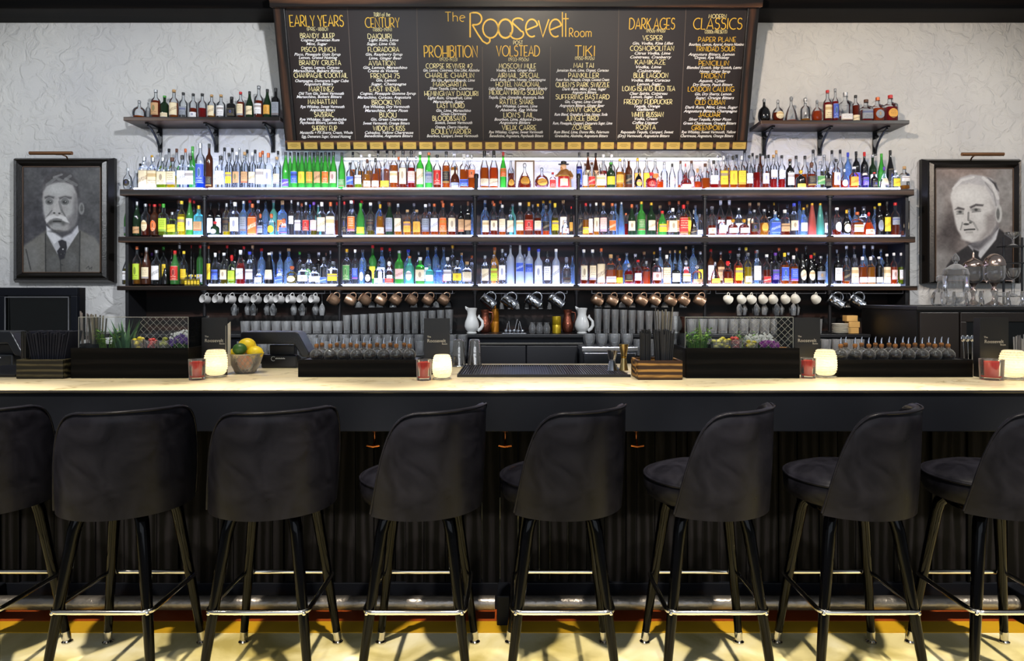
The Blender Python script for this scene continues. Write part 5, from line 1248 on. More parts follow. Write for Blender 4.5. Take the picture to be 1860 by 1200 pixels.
# jugs and canisters on the middle of the back ledge
dm_ = 5.03
def fish_jug(px, flip, label):
    m = MB(); s = .001
    # body swells and narrows into a fish head with an open mouth
    prof = [(.036, 0), (.038, .006), (.030, .012), (.046, .03), (.054, .055), (.050, .085), (.038, .115), (.031, .14), (.034, .165), (.040, .185), (.035, .188), (.028, .165), (.02, .14)]
    o = obj('fish_jug', m.lathe(prof, 24), plain('white_glazed_porcelain', '#e6e6e4', .2), None, (X(px, dm_), dm_, zl), smooth=60)
    pts = [(.044, 0, .02), (.066, 0, .035), (.080, 0, .06), (.078, 0, .09), (.062, 0, .108), (.050, 0, .122), (.055, 0, .138)]
    obj('tail_handle', MB().tube([(x * flip, y, z) for x, y, z in pts], [.013, .013, .012, .010, .009, .010, .004], 10), o.data.materials[0], o, smooth=60)
    obj('spout', MB().tube([(-.02 * flip, 0, .172), (-.04 * flip, 0, .187), (-.048 * flip, 0, .200)], [.016, .010, .003], 8), o.data.materials[0], o, smooth=60)
    return tag(o, label, 'jug', 'white fish jugs')
fish_jug(857, 1, 'white fish-shaped jug with tail handle beside the left copper pitcher'); fish_jug(1057, 1, 'white fish-shaped jug beside the right copper pitcher')
def pitcher(px, label, mat):
    dm_ = 5.17
    o = obj('pitcher', MB().lathe([(.030, 0), (.036, .006), (.044, .04), (.042, .07), (.030, .11), (.026, .135), (.034, .172), (.030, .172), (.022, .135), (.02, .11)], 20), mat, None, (X(px, dm_), dm_, zl), smooth=50)
    obj('handle', MB().tube([(.030, 0, .155), (.056, 0, .15), (.060, 0, .11), (.046, 0, .07)], .005, 8), mat, o, smooth=60)
    return tag(o, label, 'pitcher')
RUST = plain('etched_copper', '#8f5240', .28, .85, bump=.4, bscale=70)
pitcher(881, 'dark copper pitcher right of the left white fish jug', RUST); pitcher(1031, 'dark copper pitcher left of the right white fish jug', RUST)
def canister(px, d, w, h, label, col, lid=True):
    o = obj('canister', MB().lathe([(w, 0), (w, h * .48), (w * .97, h * .49), (w, h * .5), (w, h * .96), (w * .96, h)], 24), plain('tin_' + col, col, .3, .5), None, (X(px, d), d, zl), smooth=40)
    if lid: obj('lid', MB().lathe([(w * .96, h), (w * .9, h + .012), (w * .3, h + .018), (w * .28, h + .04), (w * .2, h + .044)], 20), o.data.materials[0], o, smooth=40)
    return tag(o, label, 'canister')
canister(899, 5.27, .031, .165, 'tall amber metal canister behind the left copper pitcher', '#b8761a')
canister(1011, 5.10, .033, .125, 'squat yellow metal canister beside the three small glasses', '#b79a1c', False)
for i, px in enumerate((967, 980, 993)):
    o = obj('shot_glass', MB().lathe([(.020, 0), (.024, .01), (.027, .04), (.020, .062), (.016, .07), (.020, .082), (.018, .082), (.013, .07), (.024, .04), (.02, .012)], 18, capt=False), CRYS, None, (X(px, 5.02), 5.02, zl), smooth=50)
    tag(o, 'small bulbous glass, %s of three beside the yellow canister' % ORD[i + 1], 'glass', 'small bulbous glasses on the ledge')
t = empty('utensil_tray', (X(934, 5.02), 5.02, zl), 'small steel tray of bar utensils in the middle of the back ledge', 'tray')
obj('tray', MB().box(-.09, .09, -.05, .05, 0, .006), STEEL, t, bevel=.002)
for i, (nm, a) in enumerate((('bar_spoon', .25), ('strainer', -.2), ('tongs', .5), ('peeler', .1), ('whisk', -.45))):
    x = -.06 + i * .03
    o = obj(nm, MB().tube([(x, -.01 * i + .02, .0), (x + .05 * math.sin(a), -.01 * i + .02, .07 + .015 * (i % 3))], .004, 8).sphere((x, -.01 * i + .02, .014), (.016, .012, .013), 10, 8), STEEL, None, (t.location.x, t.location.y, zl + .0065), smooth=50)
    tag(o, 'steel %s standing in the small tray on the back ledge' % nm.replace('_', ' '), 'utensil')

# plates and boxes on the right
for i in range(6):
    o = obj('plate', MB().lathe([(.035, 0), (.05, .004), (.058, .011), (.056, .012), (.035, .006)], 24), ENAM, None, (X(1526, 5.0), 5.0, 1.1905 + i * .0125), smooth=40)
    tag(o, 'white saucer in the stack beside the brown boxes, %s from bottom' % ORD[i + 1], 'plate', 'saucers stacked on the right')
for i, (px, zz) in enumerate(((1546, 1.1905), (1548, 1.235), (1544, 1.2795))):
    o = obj('cardboard_box', MB().box(-.04, .04, -.035, .035, 0, .043), plain('kraft_card', '#c59a58', .7), None, (X(px, 5.06), 5.06, zz), bevel=.002)
    tag(o, 'small brown cardboard box, %s from bottom beside the saucers' % ORD[i + 1], 'box', 'brown boxes on the right')

# ------------------------------------------------------------------ things on the bar
BOXW = wood('black_stained_box', '#060606', '#151312', 0, 1.2, .55, .3, .08)
PINE = wood('scorched_pine', '#3a220c', '#c9984e', 0, 2.2, .5, .3)
PINED = wood('scorched_dark_pine', '#121009', '#575038', 0, 2.4, .5, .3)
def open_box(mb, w, dp, h, t=.012):
    mb.box(-w / 2, w / 2, 0, t, 0, h).box(-w / 2, w / 2, dp - t, dp, 0, h).box(-w / 2, -w / 2 + t, t, dp - t, 0, h).box(w / 2 - t, w / 2, t, dp - t, 0, h).box(-w / 2 + t, w / 2 - t, t, dp - t, 0, .012)
    return mb
PANE = glass('guard_pane', (.97, .98, .98, 1), .0, (.85, .9, .95, 1), .02, .015, None, 1.12)
WIRE = plain('etched_line', '#9a9c98', .5)
def planter(px0, px1, label, gx0, gx1, lx0, lx1):
    d = dbar(687); h = Z(632, d) - ZB; w = (px1 - px0) * d / F; dp = .29
    r = empty('garnish_box', (X((px0 + px1) / 2, d), d, ZB + .0005), label, 'garnish box')
    obj('box', open_box(MB(), w, dp, h), BOXW, r, bevel=.003)
    obj('inner_tray', MB().box(-w / 2 + .013, w / 2 - .013, .013, dp - .013, h - .035, h - .025), BLK, r)
    a, c = X(gx0, d) - r.location.x, X(gx1, d) - r.location.x; gh = .15
    g = MB().box(a, c, .016, .020, h - .02, h + gh).box(a, a + .004, .0205, .25, h - .02, h + gh).box(c - .004, c, .0205, .25, h - .02, h + gh)
    gp = obj('glass_guard', g, PANE, r)
    e = MB()
    for q_ in (a, c): e.tube([(q_, .016, h), (q_, .016, h + gh)], .0014, 6)
    e.tube([(a, .016, h + gh), (c, .016, h + gh)], .0014, 6)
    n = 0; x0, x1 = X(lx0, d) - r.location.x, X(lx1, d) - r.location.x; st = .032
    k = x0 - gh
    while k < x1:
        for s in (1, -1):
            p = []
            for u in np.linspace(0, 1, 24):
                xx = k + u * gh if s == 1 else k + gh - u * gh
                if x0 <= xx <= x1: p.append((xx, .0145, h + u * gh))
            if len(p) > 1: e.tube([p[0], p[-1]], .0006, 4)
        k += st
    obj('lattice', e, WIRE, gp)
    return r, h
pl, ph = planter(128, 342, 'black wooden garnish box with lattice glass guard, between crate and menu card, left', 139, 339, 250, 338)
pr, _ = planter(1246, 1453, 'black wooden garnish box with lattice glass guard, right of the pine straw crate', 1246, 1443, 1330, 1442)
dG = pl.location.y + .10; zg = ZB + ph - .0245
def leafy(name, px, d, z, n, h, spread, cols, label, blade=False, cat='herbs'):
    ms = [plain('leaf_' + c.strip('#'), c, .5) for c in cols]; r = random.Random(int(px))
    o = MB(); sub = MB()
    for i in range(n):
        a = r.uniform(0, 2 * PI); rr = spread * math.sqrt(r.random()) * .55; hh = h * r.uniform(.45, 1)
        bx_, by_ = rr * math.cos(a), rr * math.sin(a) * .7
        tx, ty = bx_ + spread * .5 * math.cos(a) * r.uniform(.3, 1), by_ + spread * .3 * math.sin(a)
        m = o if i % 2 else sub
        if blade:
            w = .008; u = Vector((-math.sin(a), math.cos(a), 0)) * w
            p0 = Vector((bx_, by_, 0)); p1 = Vector(((bx_ + tx) / 2, (by_ + ty) / 2, hh * .6)); p2 = Vector((tx * 1.2, ty * 1.2, hh))
            m.add([p0 + u, p0 - u, p1 + u * .8, p1 - u * .8, p2], [(0, 1, 3, 2), (2, 3, 4)])
        else:
            m.tube([(bx_, by_, 0), ((bx_ + tx) / 2, (by_ + ty) / 2, hh * .8)], .0012, 4)
            for k in range(5):
                a2 = r.uniform(0, 2 * PI); L_ = r.uniform(.012, .02); zc = hh * r.uniform(.55, 1); c = Vector((bx_ + (tx - bx_) * zc / hh, by_ + (ty - by_) * zc / hh, zc))
                dv = Vector((math.cos(a2), math.sin(a2), r.uniform(-.2, .7))).normalized() * L_; sd = Vector((-math.sin(a2), math.cos(a2), 0)) * L_ * .42
                m.add([c, c + dv * .5 + sd, c + dv, c + dv * .5 - sd], [(0, 1, 2, 3)])
    e = empty(name, (X(px, d), d, z), label, cat)
    obj('leaves', o, ms[0], e); obj('pale_leaves', sub, ms[-1], e)
    return e
def cup(name, px, d, z, r, h, mat, label, cat='glass', group=None):
    o = obj(name, MB().lathe([(r * .9, 0), (r, h), (r - .002, h), (r * .88, .004)], 18), mat, None, (X(px, d), d, z), smooth=40)
    return tag(o, label, cat, group)
def flowers(name, px, d, z, n, rad, h, cols, label, sz=.004):
    e = empty(name, (X(px, d), d, z), label, 'flowers'); r = random.Random(int(px) + 1); a_, b_ = MB(), MB()
    for i in range(n):
        a = r.uniform(0, 2 * PI); q_ = rad * math.sqrt(r.random()); zz = h * (.55 + .45 * r.random()) * (1 - .3 * q_ / rad)
        c = (q_ * math.cos(a), q_ * math.sin(a) * .6, zz)
        b_.tube([(c[0] * .3, c[1] * .3, 0), c], .001, 4)
        for k in range(5):
            t_ = 2 * PI * k / 5 + i; s_ = sz * 1.3
            a_.sphere((c[0] + s_ * math.cos(t_), c[1] - .002, c[2] + s_ * math.sin(t_)), (sz, sz * .5, sz), 6, 4)
    obj('blossoms', a_, plain('petal_' + cols[0].strip('#'), cols[0], .5), e); obj('stems', b_, plain('leaf_3a6a2c', '#3a6a2c', .5), e)
    return e
# left planter: a cup of sticks, mint, pineapple fronds, fruit glasses, orchids, white blossom
def sticks(name, px, d, z, n, h, spread, cols, label, lean=.25, rad=.004, cat='straws'):
    """a bundle too dense to count is one object; loose sticks are objects of their own"""
    r = random.Random(int(px) + 5); mb = MB(); one = n > 40; ms = [plain('stick_' + c.strip('#'), c, .5) for c in cols]
    for i in range(n):
        a = r.uniform(0, 2 * PI); q_ = spread * math.sqrt(r.random()) * .7; x, y = q_ * math.cos(a), q_ * math.sin(a) * .8
        hh = h * r.uniform(.86, 1.0); k = 1 + lean; tx = x * k + r.uniform(-.2, .2) * lean * .03
        if one: mb.tube([(x, y, 0), (tx, y * k, hh)], rad, 6)
        else:
            o = obj(name, MB().tube([(0, 0, 0), (tx - x, y * k - y, hh)], rad, 6), ms[i % len(ms)], None, (X(px, d) + x, d + y, z))
            tag(o, label, cat, label)
    if one: tag(obj(name, mb, ms[0], None, (X(px, d), d, z)), label, cat, None, 'stuff')
cup('straw_cup', 168, dG, zg, .055, .04, BLK, 'short black cup of sticks inside the left garnish box', 'cup')
sticks('dark_stick', 178, dG + .005, zg + .006, 14, .185, .045, ['#4d4a44', '#7c7464'], 'dark stick standing in the bundle inside the left garnish box', .5, .004, 'sticks')
sticks('cane_stalk', 155, dG + .05, zg + .006, 5, .20, .03, ['#8a7f78'], 'pale stalk leaning at the left end of the left garnish box', .9, .004, 'sticks')
leafy('mint_bunch', 196, dG, zg, 60, .12, .075, ['#4c7a26', '#7fa83a'], 'bunch of green mint in the left garnish box')
leafy('pineapple_fronds', 226, dG + .01, zg, 26, .17, .09, ['#2f5a3a', '#5d8a5a'], 'pointed pineapple fronds in the left garnish box', True)
def fruit(name, px, d, z, r, col, label, cat, group=None, st=(1, 1, 1), stem=True):
    m = plain('peel_' + name, col, .42, bump=.15, bscale=120)
    o = obj(name, MB().sphere((0, 0, r * st[2]), (r * st[0], r * st[1], r * st[2]), 18, 12), m, None, (X(px, d), d, z), smooth=80)
    if stem: obj('stem_end', MB().lathe([(r * .16, 0), (r * .1, r * .08), (r * .03, r * .14)], 8, (0, 0, 2 * r * st[2] - r * .04)), plain('stem_green', '#6b7a2c', .6), o)
    return tag(o, label, cat, group)
def filled_glass(px, d, z, r, h, col, label):
    o = cup('garnish_glass', px, d, z, r, h, CLEAR, label)
    rr = random.Random(int(px)); m = MB()
    for i in range(16):
        m.sphere((rr.uniform(-.6, .6) * r, rr.uniform(-.6, .6) * r, .012 + rr.random() * h * .95), (.012, .009, .009), 8, 6)
    e = tag(obj('citrus_wedges', m, plain('wedge_' + col.strip('#'), col, .4), None, o.location, smooth=60), 'cut fruit filling ' + label.replace('glass of', 'the glass of'), 'fruit', None, 'stuff')
    return o
filled_glass(251, dG, zg, .032, .06, '#e0cc28', 'glass of yellow fruit pieces in the left garnish box')
filled_glass(275, dG, zg, .032, .055, '#d63a34', 'glass of red fruit pieces in the left garnish box')
filled_glass(297, dG, zg, .03, .055, '#9aa02e', 'glass of green fruit pieces in the left garnish box')
flowers('purple_orchids', 328, dG, zg, 40, .05, .09, ['#5a3a8e'], 'purple orchid blossoms at the right end of the left garnish box')
flowers('white_blossom', 340, dG + .10, zg, 130, .085, .115, ['#eef0ee'], 'spray of small white blossom at the right end of the left garnish box', .0028)
leafy('mint_bunch', 1268, dG, zg, 70, .12, .09, ['#3c7026', '#78a83c'], 'bunch of green mint in the right garnish box')
leafy('pineapple_fronds', 1276, dG + .04, zg, 10, .19, .05, ['#5c7a3a', '#8aa05a'], 'pointed fronds standing behind the mint in the right garnish box', True)
filled_glass(1302, dG, zg, .03, .05, '#d8d06a', 'glass of pale yellow peel in the right garnish box')
filled_glass(1317, dG, zg, .03, .06, '#d2c22a', 'glass of lemon pieces in the right garnish box')
filled_glass(1336, dG, zg, .033, .06, '#cf3a30', 'glass of red fruit pieces in the right garnish box')
filled_glass(1364, dG, zg, .034, .045, '#c2b326', 'glass of lime and yellow pieces in the right garnish box')
leafy('mint_bunch', 1355, dG + .09, zg, 30, .10, .06, ['#5a8a2e', '#8ab84a'], 'small green sprig behind the red fruit in the right garnish box')
flowers('white_blossom', 1378, dG + .07, zg, 120, .075, .105, ['#eef0ee'], 'spray of small white blossom in the right garnish box', .0028)
flowers('purple_orchids', 1398, dG, zg, 40, .05, .06, ['#8a2a8e'], 'magenta orchid blossoms in the right garnish box')
o = obj('orange_peel', MB().sphere((0, 0, .012), (.035, .02, .012), 12, 8), plain('peel_brown', '#8a5a1c', .5), None, (X(1424, dG), dG, zg), smooth=60)
tag(o, 'dried orange slice at the right end of the right garnish box', 'fruit')

# crates of straws
def crate(px0, px1, ytop, ybase, dp, mat, label):
    d = dbar(ybase); h = Z(ytop, d) - ZB; w = (px1 - px0) * d / F
    r = empty('straw_crate', (X((px0 + px1) / 2, d), d, ZB + .0005), label, 'crate')
    m = open_box(MB(), w, dp, h); obj('box', m, mat, r, bevel=.003)
    return r, d, h, w
cr, cd, ch_, cw = crate(1159, 1240, 655, 690, .2, PINE, 'pine crate holding black straws beside the ribbed mat')
cl, cd2, ch2, cw2 = crate(29, 114, 653, 688, .2, PINED, 'weathered wooden crate of black straws and napkins at the left end')
sticks('black_straws', 1172, cd + .09, ZB + .0135, 60, .225, .035, ['#161616', '#0e0e10'], 'upright bundle of thin black straws at the left of the pine crate', .05, .0035)
sticks('black_straws', 1206, cd + .10, ZB + .0135, 120, .225, .052, ['#2a2a2d', '#1c1c1f'], 'flared bundle of black straws filling the right of the pine crate', .45, .0032)
sticks('swizzle_stick', 1204, cd + .16, ZB + .0135, 16, .34, .03, ['#8a8272', '#5a5650'], 'tall grey swizzle stick rising behind the black straws of the pine crate', 1.3, .003, 'sticks')
sticks('black_straws', 49, cd2 + .09, ZB + .0135, 60, .215, .04, ['#161616', '#0e0e10'], 'upright bundle of black straws at the left of the weathered crate', .05, .0035)
npk = empty('napkins', (X(100, cd2 + .1), cd2 + .1, ZB + .0135), 'dark cocktail napkins standing fanned out in the weathered crate', 'napkins', None)
npk['kind'] = 'stuff'
nm = MB()
for i in range(22):
    a = (i - 11) * .004 + .004 * math.sin(i * 2.1); x = -.066 + i * .006; t_ = .0052
    nm.prism([(x, 0), (x + t_, 0), (x + t_ + a, .205 + .008 * math.sin(i * 1.3)), (x + a, .208 + .008 * math.sin(i * 1.3))], -.05, .05)
obj('napkin', nm, plain('navy_paper', '#23242d', .8, spec=.2), npk)

# menu cards
CARD = plain('black_card', '#121214', .45, var=.4, vscale=12)
def text_mesh(body, size, shear=0.):
    cu = bpy.data.curves.new('text', 'FONT'); cu.body = body; cu.size = size; cu.align_x = 'CENTER'; cu.resolution_u = 2; cu.shear = shear; cu.offset = .0003
    o = bpy.data.objects.new('text', cu); me = bpy.data.meshes.new_from_object(o)
    bpy.data.objects.remove(o); bpy.data.curves.remove(cu); return me
def menu_card(px0, px1, ytop, d, label, pages=True, glow=.0):
    w = (px1 - px0) * d / F; h = Z(ytop, d) - ZB
    r = empty('menu_card', (X((px0 + px1) / 2, d), d, ZB + .0005), label, 'menu')
    obj('cover', MB().box(-w / 2, w / 2, 0, .004, 0, h).box(-w / 2, -w / 2 + .003, .0045, .05, 0, h), CARD, r, bevel=.001)
    if pages: obj('pages', MB().add([(w / 2 - .008, -.002, .05), (w / 2 + .004, .03, .04), (w / 2 + .004, .03, h - .02), (w / 2 - .008, -.002, h - .04)], [(0, 1, 2, 3)]).box(-w / 2 + .006, w / 2 - .01, .005, .009, .01, h - .012), plain('page_white', '#dcd8cc', .7), r)
    s = MB(); WT = plain('card_lettering', '#b8b2a4', .5)
    for body, size, x, z in (('The', .012, -w * .30, h * .66), ('Roosevelt', .0235, -.002, h * .575), ('Room', .011, w * .3, h * .535)):
        me = text_mesh(body, size); n = len(me.vertices); co = np.empty(n * 3); me.vertices.foreach_get('co', co); co = co.reshape(-1, 3)
        s.add([(p[0] + x, -.0012, p[1] + z) for p in co], [tuple(p.vertices) for p in me.polygons])
    obj('lettering', s, WT, r)
    return r
menu_card(366, 413, 577, 3.46, 'black menu card with white pages standing beside the fruit bowl', True)
menu_card(770, 817, 578, 3.47, 'black menu card standing behind the middle candle', False)
menu_card(1443, 1490, 577, 3.47, 'black menu card standing between right garnish box and candle', False)
menu_card(1780, 1832, 577, 3.36, 'black menu card standing at the right end of the bar', False)

# candles and red cocktails
BEAD = None
def bead_mat():
    m, nt, b = newmat('beaded_milk_glass'); L = nt.links.new; nt.nodes.remove(b); out = nt.nodes['Material Output']
    tl = nt.nodes.new('ShaderNodeBsdfTranslucent'); tl.inputs[0].default_value = (.80, .77, .66, 1)
    df = nt.nodes.new('ShaderNodeBsdfDiffuse'); df.inputs[0].default_value = (.55, .53, .46, 1)
    gl = nt.nodes.new('ShaderNodeBsdfGlossy'); gl.inputs['Roughness'].default_value = .12
    a = nt.nodes.new('ShaderNodeMixShader'); a.inputs[0].default_value = .35; L(tl.outputs[0], a.inputs[1]); L(df.outputs[0], a.inputs[2])
    k = nt.nodes.new('ShaderNodeMixShader'); k.inputs[0].default_value = .08; L(a.outputs[0], k.inputs[1]); L(gl.outputs[0], k.inputs[2]); L(k.outputs[0], out.inputs[0])
    return m
BEAD = bead_mat()
def candle(px, ybase, w, label):
    d = dbar(ybase) + .05
    r = empty('candle_holder', (X(px, d), d, ZB + .0005), label, 'candle holder')
    s = w * d / F / .10
    m = MB(); N = 40; rows = 22
    prof = [(.030, .010), (.044, .022), (.050, .045), (.050, .075), (.047, .105), (.040, .125), (.034, .132)]
    def rad(z):
        for (r0, z0), (r1, z1) in zip(prof, prof[1:]):
            if z <= z1: return r0 + (r1 - r0) * (z - z0) / (z1 - z0)
        return prof[-1][0]
    vs = []
    K = 66
    for j in range(K + 1):
        z = .010 + .122 * j / K
        for i in range(N * 2):
            a = PI * i / N; bump_ = .0022 * abs(math.sin(PI * j / 6)) * abs(math.sin(a * 10 + (PI / 2) * ((j // 6) % 2)))
            q_ = rad(z) + bump_ * 1.7; vs.append((q_ * math.cos(a), q_ * math.sin(a), z))
    n2 = N * 2
    m.add(vs, [(j * n2 + i, j * n2 + (i + 1) % n2, (j + 1) * n2 + (i + 1) % n2, (j + 1) * n2 + i) for j in range(K) for i in range(n2)])
    obj('beaded_shade', m, BEAD, r, smooth=80, scale=(s, s, s))
    obj('saucer', MB().lathe([(.030, 0), (.046, .001), (.050, .006), (.048, .007), (.03, .003)], 28), CLEAR, r, smooth=40, scale=(s, s, s))
    c = obj('candle', MB().lathe([(.018, .010), (.018, .035), (.002, .034)], 14), plain('wax', '#efe6cf', .5), r, scale=(s, s, s))
    obj('flame', MB().sphere((0, 0, .050), (.005, .005, .012), 10, 8), emit('flame', (1, .75, .4, 1), 25), c)
    l = bpy.data.lights.new('candle_light', 'POINT'); l.energy = .33; l.color = (1, .80, .5); l.shadow_soft_size = .012
    lo = bpy.data.objects.new('candle_light', l); COL.objects.link(lo); lo.parent = r; lo.location = (0, 0, .075)
    return r
candle(392, 687, 38, 'glowing beaded glass candle holder beside the left menu card'); candle(803, 691, 34, 'glowing beaded glass candle holder before the middle menu card')
candle(1499, 687, 38, 'glowing beaded glass candle holder beside the right bitters tray'); candle(1839, 691, 40, 'glowing beaded glass candle holder at the right end')
def cocktail(px, ybase, w, label):
    d = dbar(ybase) + .04; r = w * d / F / 2
    h = .098
    o = obj('cocktail_glass', fluted(0, r * .92, r, h, 8, .02, .004), CRYS, None, (X(px, d), d, ZB + .0005), smooth=30); tag(o, label, 'drink')
    obj('drink', MB().lathe([(r * .80, .012), (r * .9, h * .88), (.001, h * .88)], 20), liquid('liquid_cocktail_red', '#ff4420', .35), o, smooth=40)
    im = MB()
    for i, (x, y, z) in enumerate(((-.012, -.01, .035), (.014, .004, .045), (0, -.006, .066), (-.006, .012, .075))):
        im.cbox((x, y, z), (.022, .022, .022))
    obj('ice_cube', im, liquid('liquid_ice_red', '#ff7a50', .5), o, bevel=.003)
    return o
cocktail(358, 691, 30, 'red cocktail in a cut glass beside the left candle'); cocktail(770, 692, 28, 'red cocktail in a cut glass before the middle menu card')
cocktail(1468, 688, 27, 'red cocktail in a cut glass beside the right garnish box'); cocktail(1801, 691, 40, 'wide glass of red and yellow cocktail at the right end')

# fruit basket
fb = empty('fruit_bowl', (X(446, 3.56), 3.56, ZB + .0005), 'wire-patterned glass fruit bowl of lemons beside the payment terminal', 'bowl')
obj('bowl', MB().lathe([(.045, 0), (.05, .004), (.075, .05), (.090, .10), (.087, .10), (.072, .05), (.045, .008)], 30), CLEAR, fb, smooth=50)
lt = MB()
for i in range(18):
    for s in (1, -1):
        lt.tube([((.052 + .04 * u) * math.cos(2 * PI * i / 18 + s * u * 1.0), (.052 + .04 * u) * math.sin(2 * PI * i / 18 + s * u * 1.0), .006 + .096 * u) for u in np.linspace(0, 1, 7)], .0014, 4)
lt.tube([(.091 * math.cos(2 * PI * i / 30), .091 * math.sin(2 * PI * i / 30), .10) for i in range(30)], .003, 6, closed=True)
obj('lattice', lt, plain('bowl_wire', '#a8a090', .3, .6), fb)
fx = lambda dx: (fb.location.x + dx)
def ffruit(name, dx, dy, z, r, col, label, cat, st=(1.15, 1, 1)):
    m = plain('peel_' + name, col, .4, bump=.12, bscale=120)
    o = obj(name, MB().sphere((0, 0, 0), (r * st[0], r * st[1], r * st[2]), 18, 12), m, None, (fx(dx), fb.location.y + dy, ZB + z), smooth=80)
    obj('tip', MB().lathe([(r * .22, 0), (r * .14, r * .12), (r * .04, r * .18)], 8, mat=Matrix.Rotation(PI / 2, 4, 'Y'), c=(r * st[0] * .93, 0, 0)), m, o, smooth=60)
    tag(o, label, cat, None)
ffruit('orange', .0, -.02, .058, .040, '#e87a1c', 'orange at the bottom of the fruit bowl', 'fruit', (1, 1, 1))
ffruit('lemon', -.048, .01, .10, .034, '#f0cf1e', 'lemon at the left side of the fruit bowl', 'fruit')
ffruit('lemon', .052, -.005, .105, .036, '#f2d21e', 'lemon at the right side of the fruit bowl', 'fruit')
ffruit('lemon', -.004, .03, .140, .040, '#f4d424', 'large lemon on top at the back of the fruit bowl', 'fruit')
ffruit('lime', -.008, -.055, .128, .031, '#2f5a1a', 'dark green lime at the front of the fruit bowl', 'fruit')
cn = obj('coconut', MB().sphere((0, 0, .05), (.05, .045, .05), 18, 12), plain('coconut_husk', '#7a4c2e', .8, bump=.5, bscale=80), None, (X(437, 4.66), 4.57, 1.0625 + .10), smooth=80)
cn.location = (X(432, 4.42), 4.44, 1.18)
bpy.data.objects.remove(cn)

# payment terminal seen from behind
POSM = plain('terminal_plastic', '#11141a', .3, bump=.08, bscale=120)
def terminal(px, d, label, rz, s=1.0):
    r = empty('payment_terminal', (X(px, d), d, ZB + .0005), label, 'terminal', None, rz); r.scale = (s, s, s)
    b_ = MB().prismx([(-.005, .0), (.14, .0), (.14, .03), (.02, .075), (-.005, .07)], -.10, .10)
    obj('base', b_, POSM, r, bevel=.008)
    obj('screen_housing', MB().prism([(-.20, .135), (-.20, .195), (-.19, .203), (.10, .203), (.118, .196), (.178, .085), (.172, .062), (.135, .068), (.098, .132), (.09, .135)], -.04, .09), POSM, r, bevel=.010, seg=3)
    obj('neck', MB().box(-.07, .07, .045, .10, .03, .125), BLK, r, bevel=.004)
    lg = MB().tube([(.012 * math.cos(t) - .03, -.0062, .052 + .012 * math.sin(t)) for t in np.linspace(.8, 5.4, 12)], .0014, 4)
    me = text_mesh('citation', .014, .2) if False else None
    for i in range(9): lg.box(-.018 + i * .006, -.0145 + i * .006, -.0066, -.0056, .050, .056 + .002 * (i % 2))
    obj('logo', lg, plain('logo_white', '#d8dce2', .4), r)
    return r
terminal(507, 3.80, 'dark payment terminal seen from behind, between fruit bowl and bitters tray', 0)
terminal(-8, 3.86, 'dark payment terminal behind the left end of the bar mat', 0)

# bitters trays
AMB = liquid('liquid_bitters', '#2a1208', .25)
BB = MB().lathe([(.024, 0), (.030, .004), (.033, .018), (.031, .032), (.022, .044), (.011, .050), (.010, .058)], 18).mesh('bitters_bottle', 50)
BL = MB().lathe([(.022, .003), (.030, .008), (.031, .018), (.03, .022), (.001, .022)], 16).mesh('liquid', 50)
BC = MB().lathe([(.008, .052), (.010, .060), (.012, .068), (.008, .074)], 12).mesh('cork', 50)
BS = MB().tube([(0, 0, .076), (0, 0, .090), (.003, 0, .104)], [.005, .0035, .0022], 8).mesh('dasher', 50)
CORKM = plain('cork_tan', '#8a5a2c', .75, bump=.2, bscale=200)
def bitters_tray(px0, px1, label, xs, back, words):
    d = dbar(685); h = Z(653, d) - ZB; w = (px1 - px0) * d / F
    r = empty('bitters_tray', (X((px0 + px1) / 2, d), d, ZB + .0005), label, 'tray')
    obj('tray', open_box(MB(), w, .19, h), BOXW, r, bevel=.003)
    obj('riser', MB().box(-w / 2 + .013, w / 2 - .013, .013, .177, h - .016, h - .004), BLK, r)
    k = 0
    for row, (lst, dy) in enumerate(((xs, .055), (back, .130))):
        for i, px in enumerate(lst):
            z = ZB + h - .0032
            o = obj('bitters_bottle', BB, glass('bitters_glass', (.96, .97, .98, 1), .75, (1, 1, 1, 1), .05, .05), None, (X(px, d + dy), d + dy, z)); o.scale = (1.0, 1.0, 1.05)
            obj('liquid', BL, AMB, o); obj('cork', BC, CORKM, o); obj('dasher', BS, STEEL, o)
            tag(o, '%s, %s from left in the %s line' % (words, ORD[i + 1], ('front', 'rear')[row]), 'bottle', words)
    return r
bitters_tray(541, 760, 'long black tray of round bitters bottles left of the middle menu card', [575, 600, 624, 648, 672, 697, 720, 744], [585, 612, 637, 661, 685, 709, 734], 'round corked bitters bottle in the left tray')
bitters_tray(1522, 1768, 'long black tray of round bitters bottles right of the candle', [1527, 1553, 1578, 1601, 1626, 1650, 1675, 1698, 1722], [1536, 1565, 1590, 1615, 1640, 1662, 1687, 1710], 'round corked bitters bottle in the right tray')
o = obj('price_tag', MB().box(-.02, .02, 0, .001, 0, .02), plain('tag_white', '#e4e2dc', .6), None, (X(1752, 3.44), 3.44, ZB + .0915 - .0), rot=(-.3, 0, 0))
bpy.data.objects.remove(o)

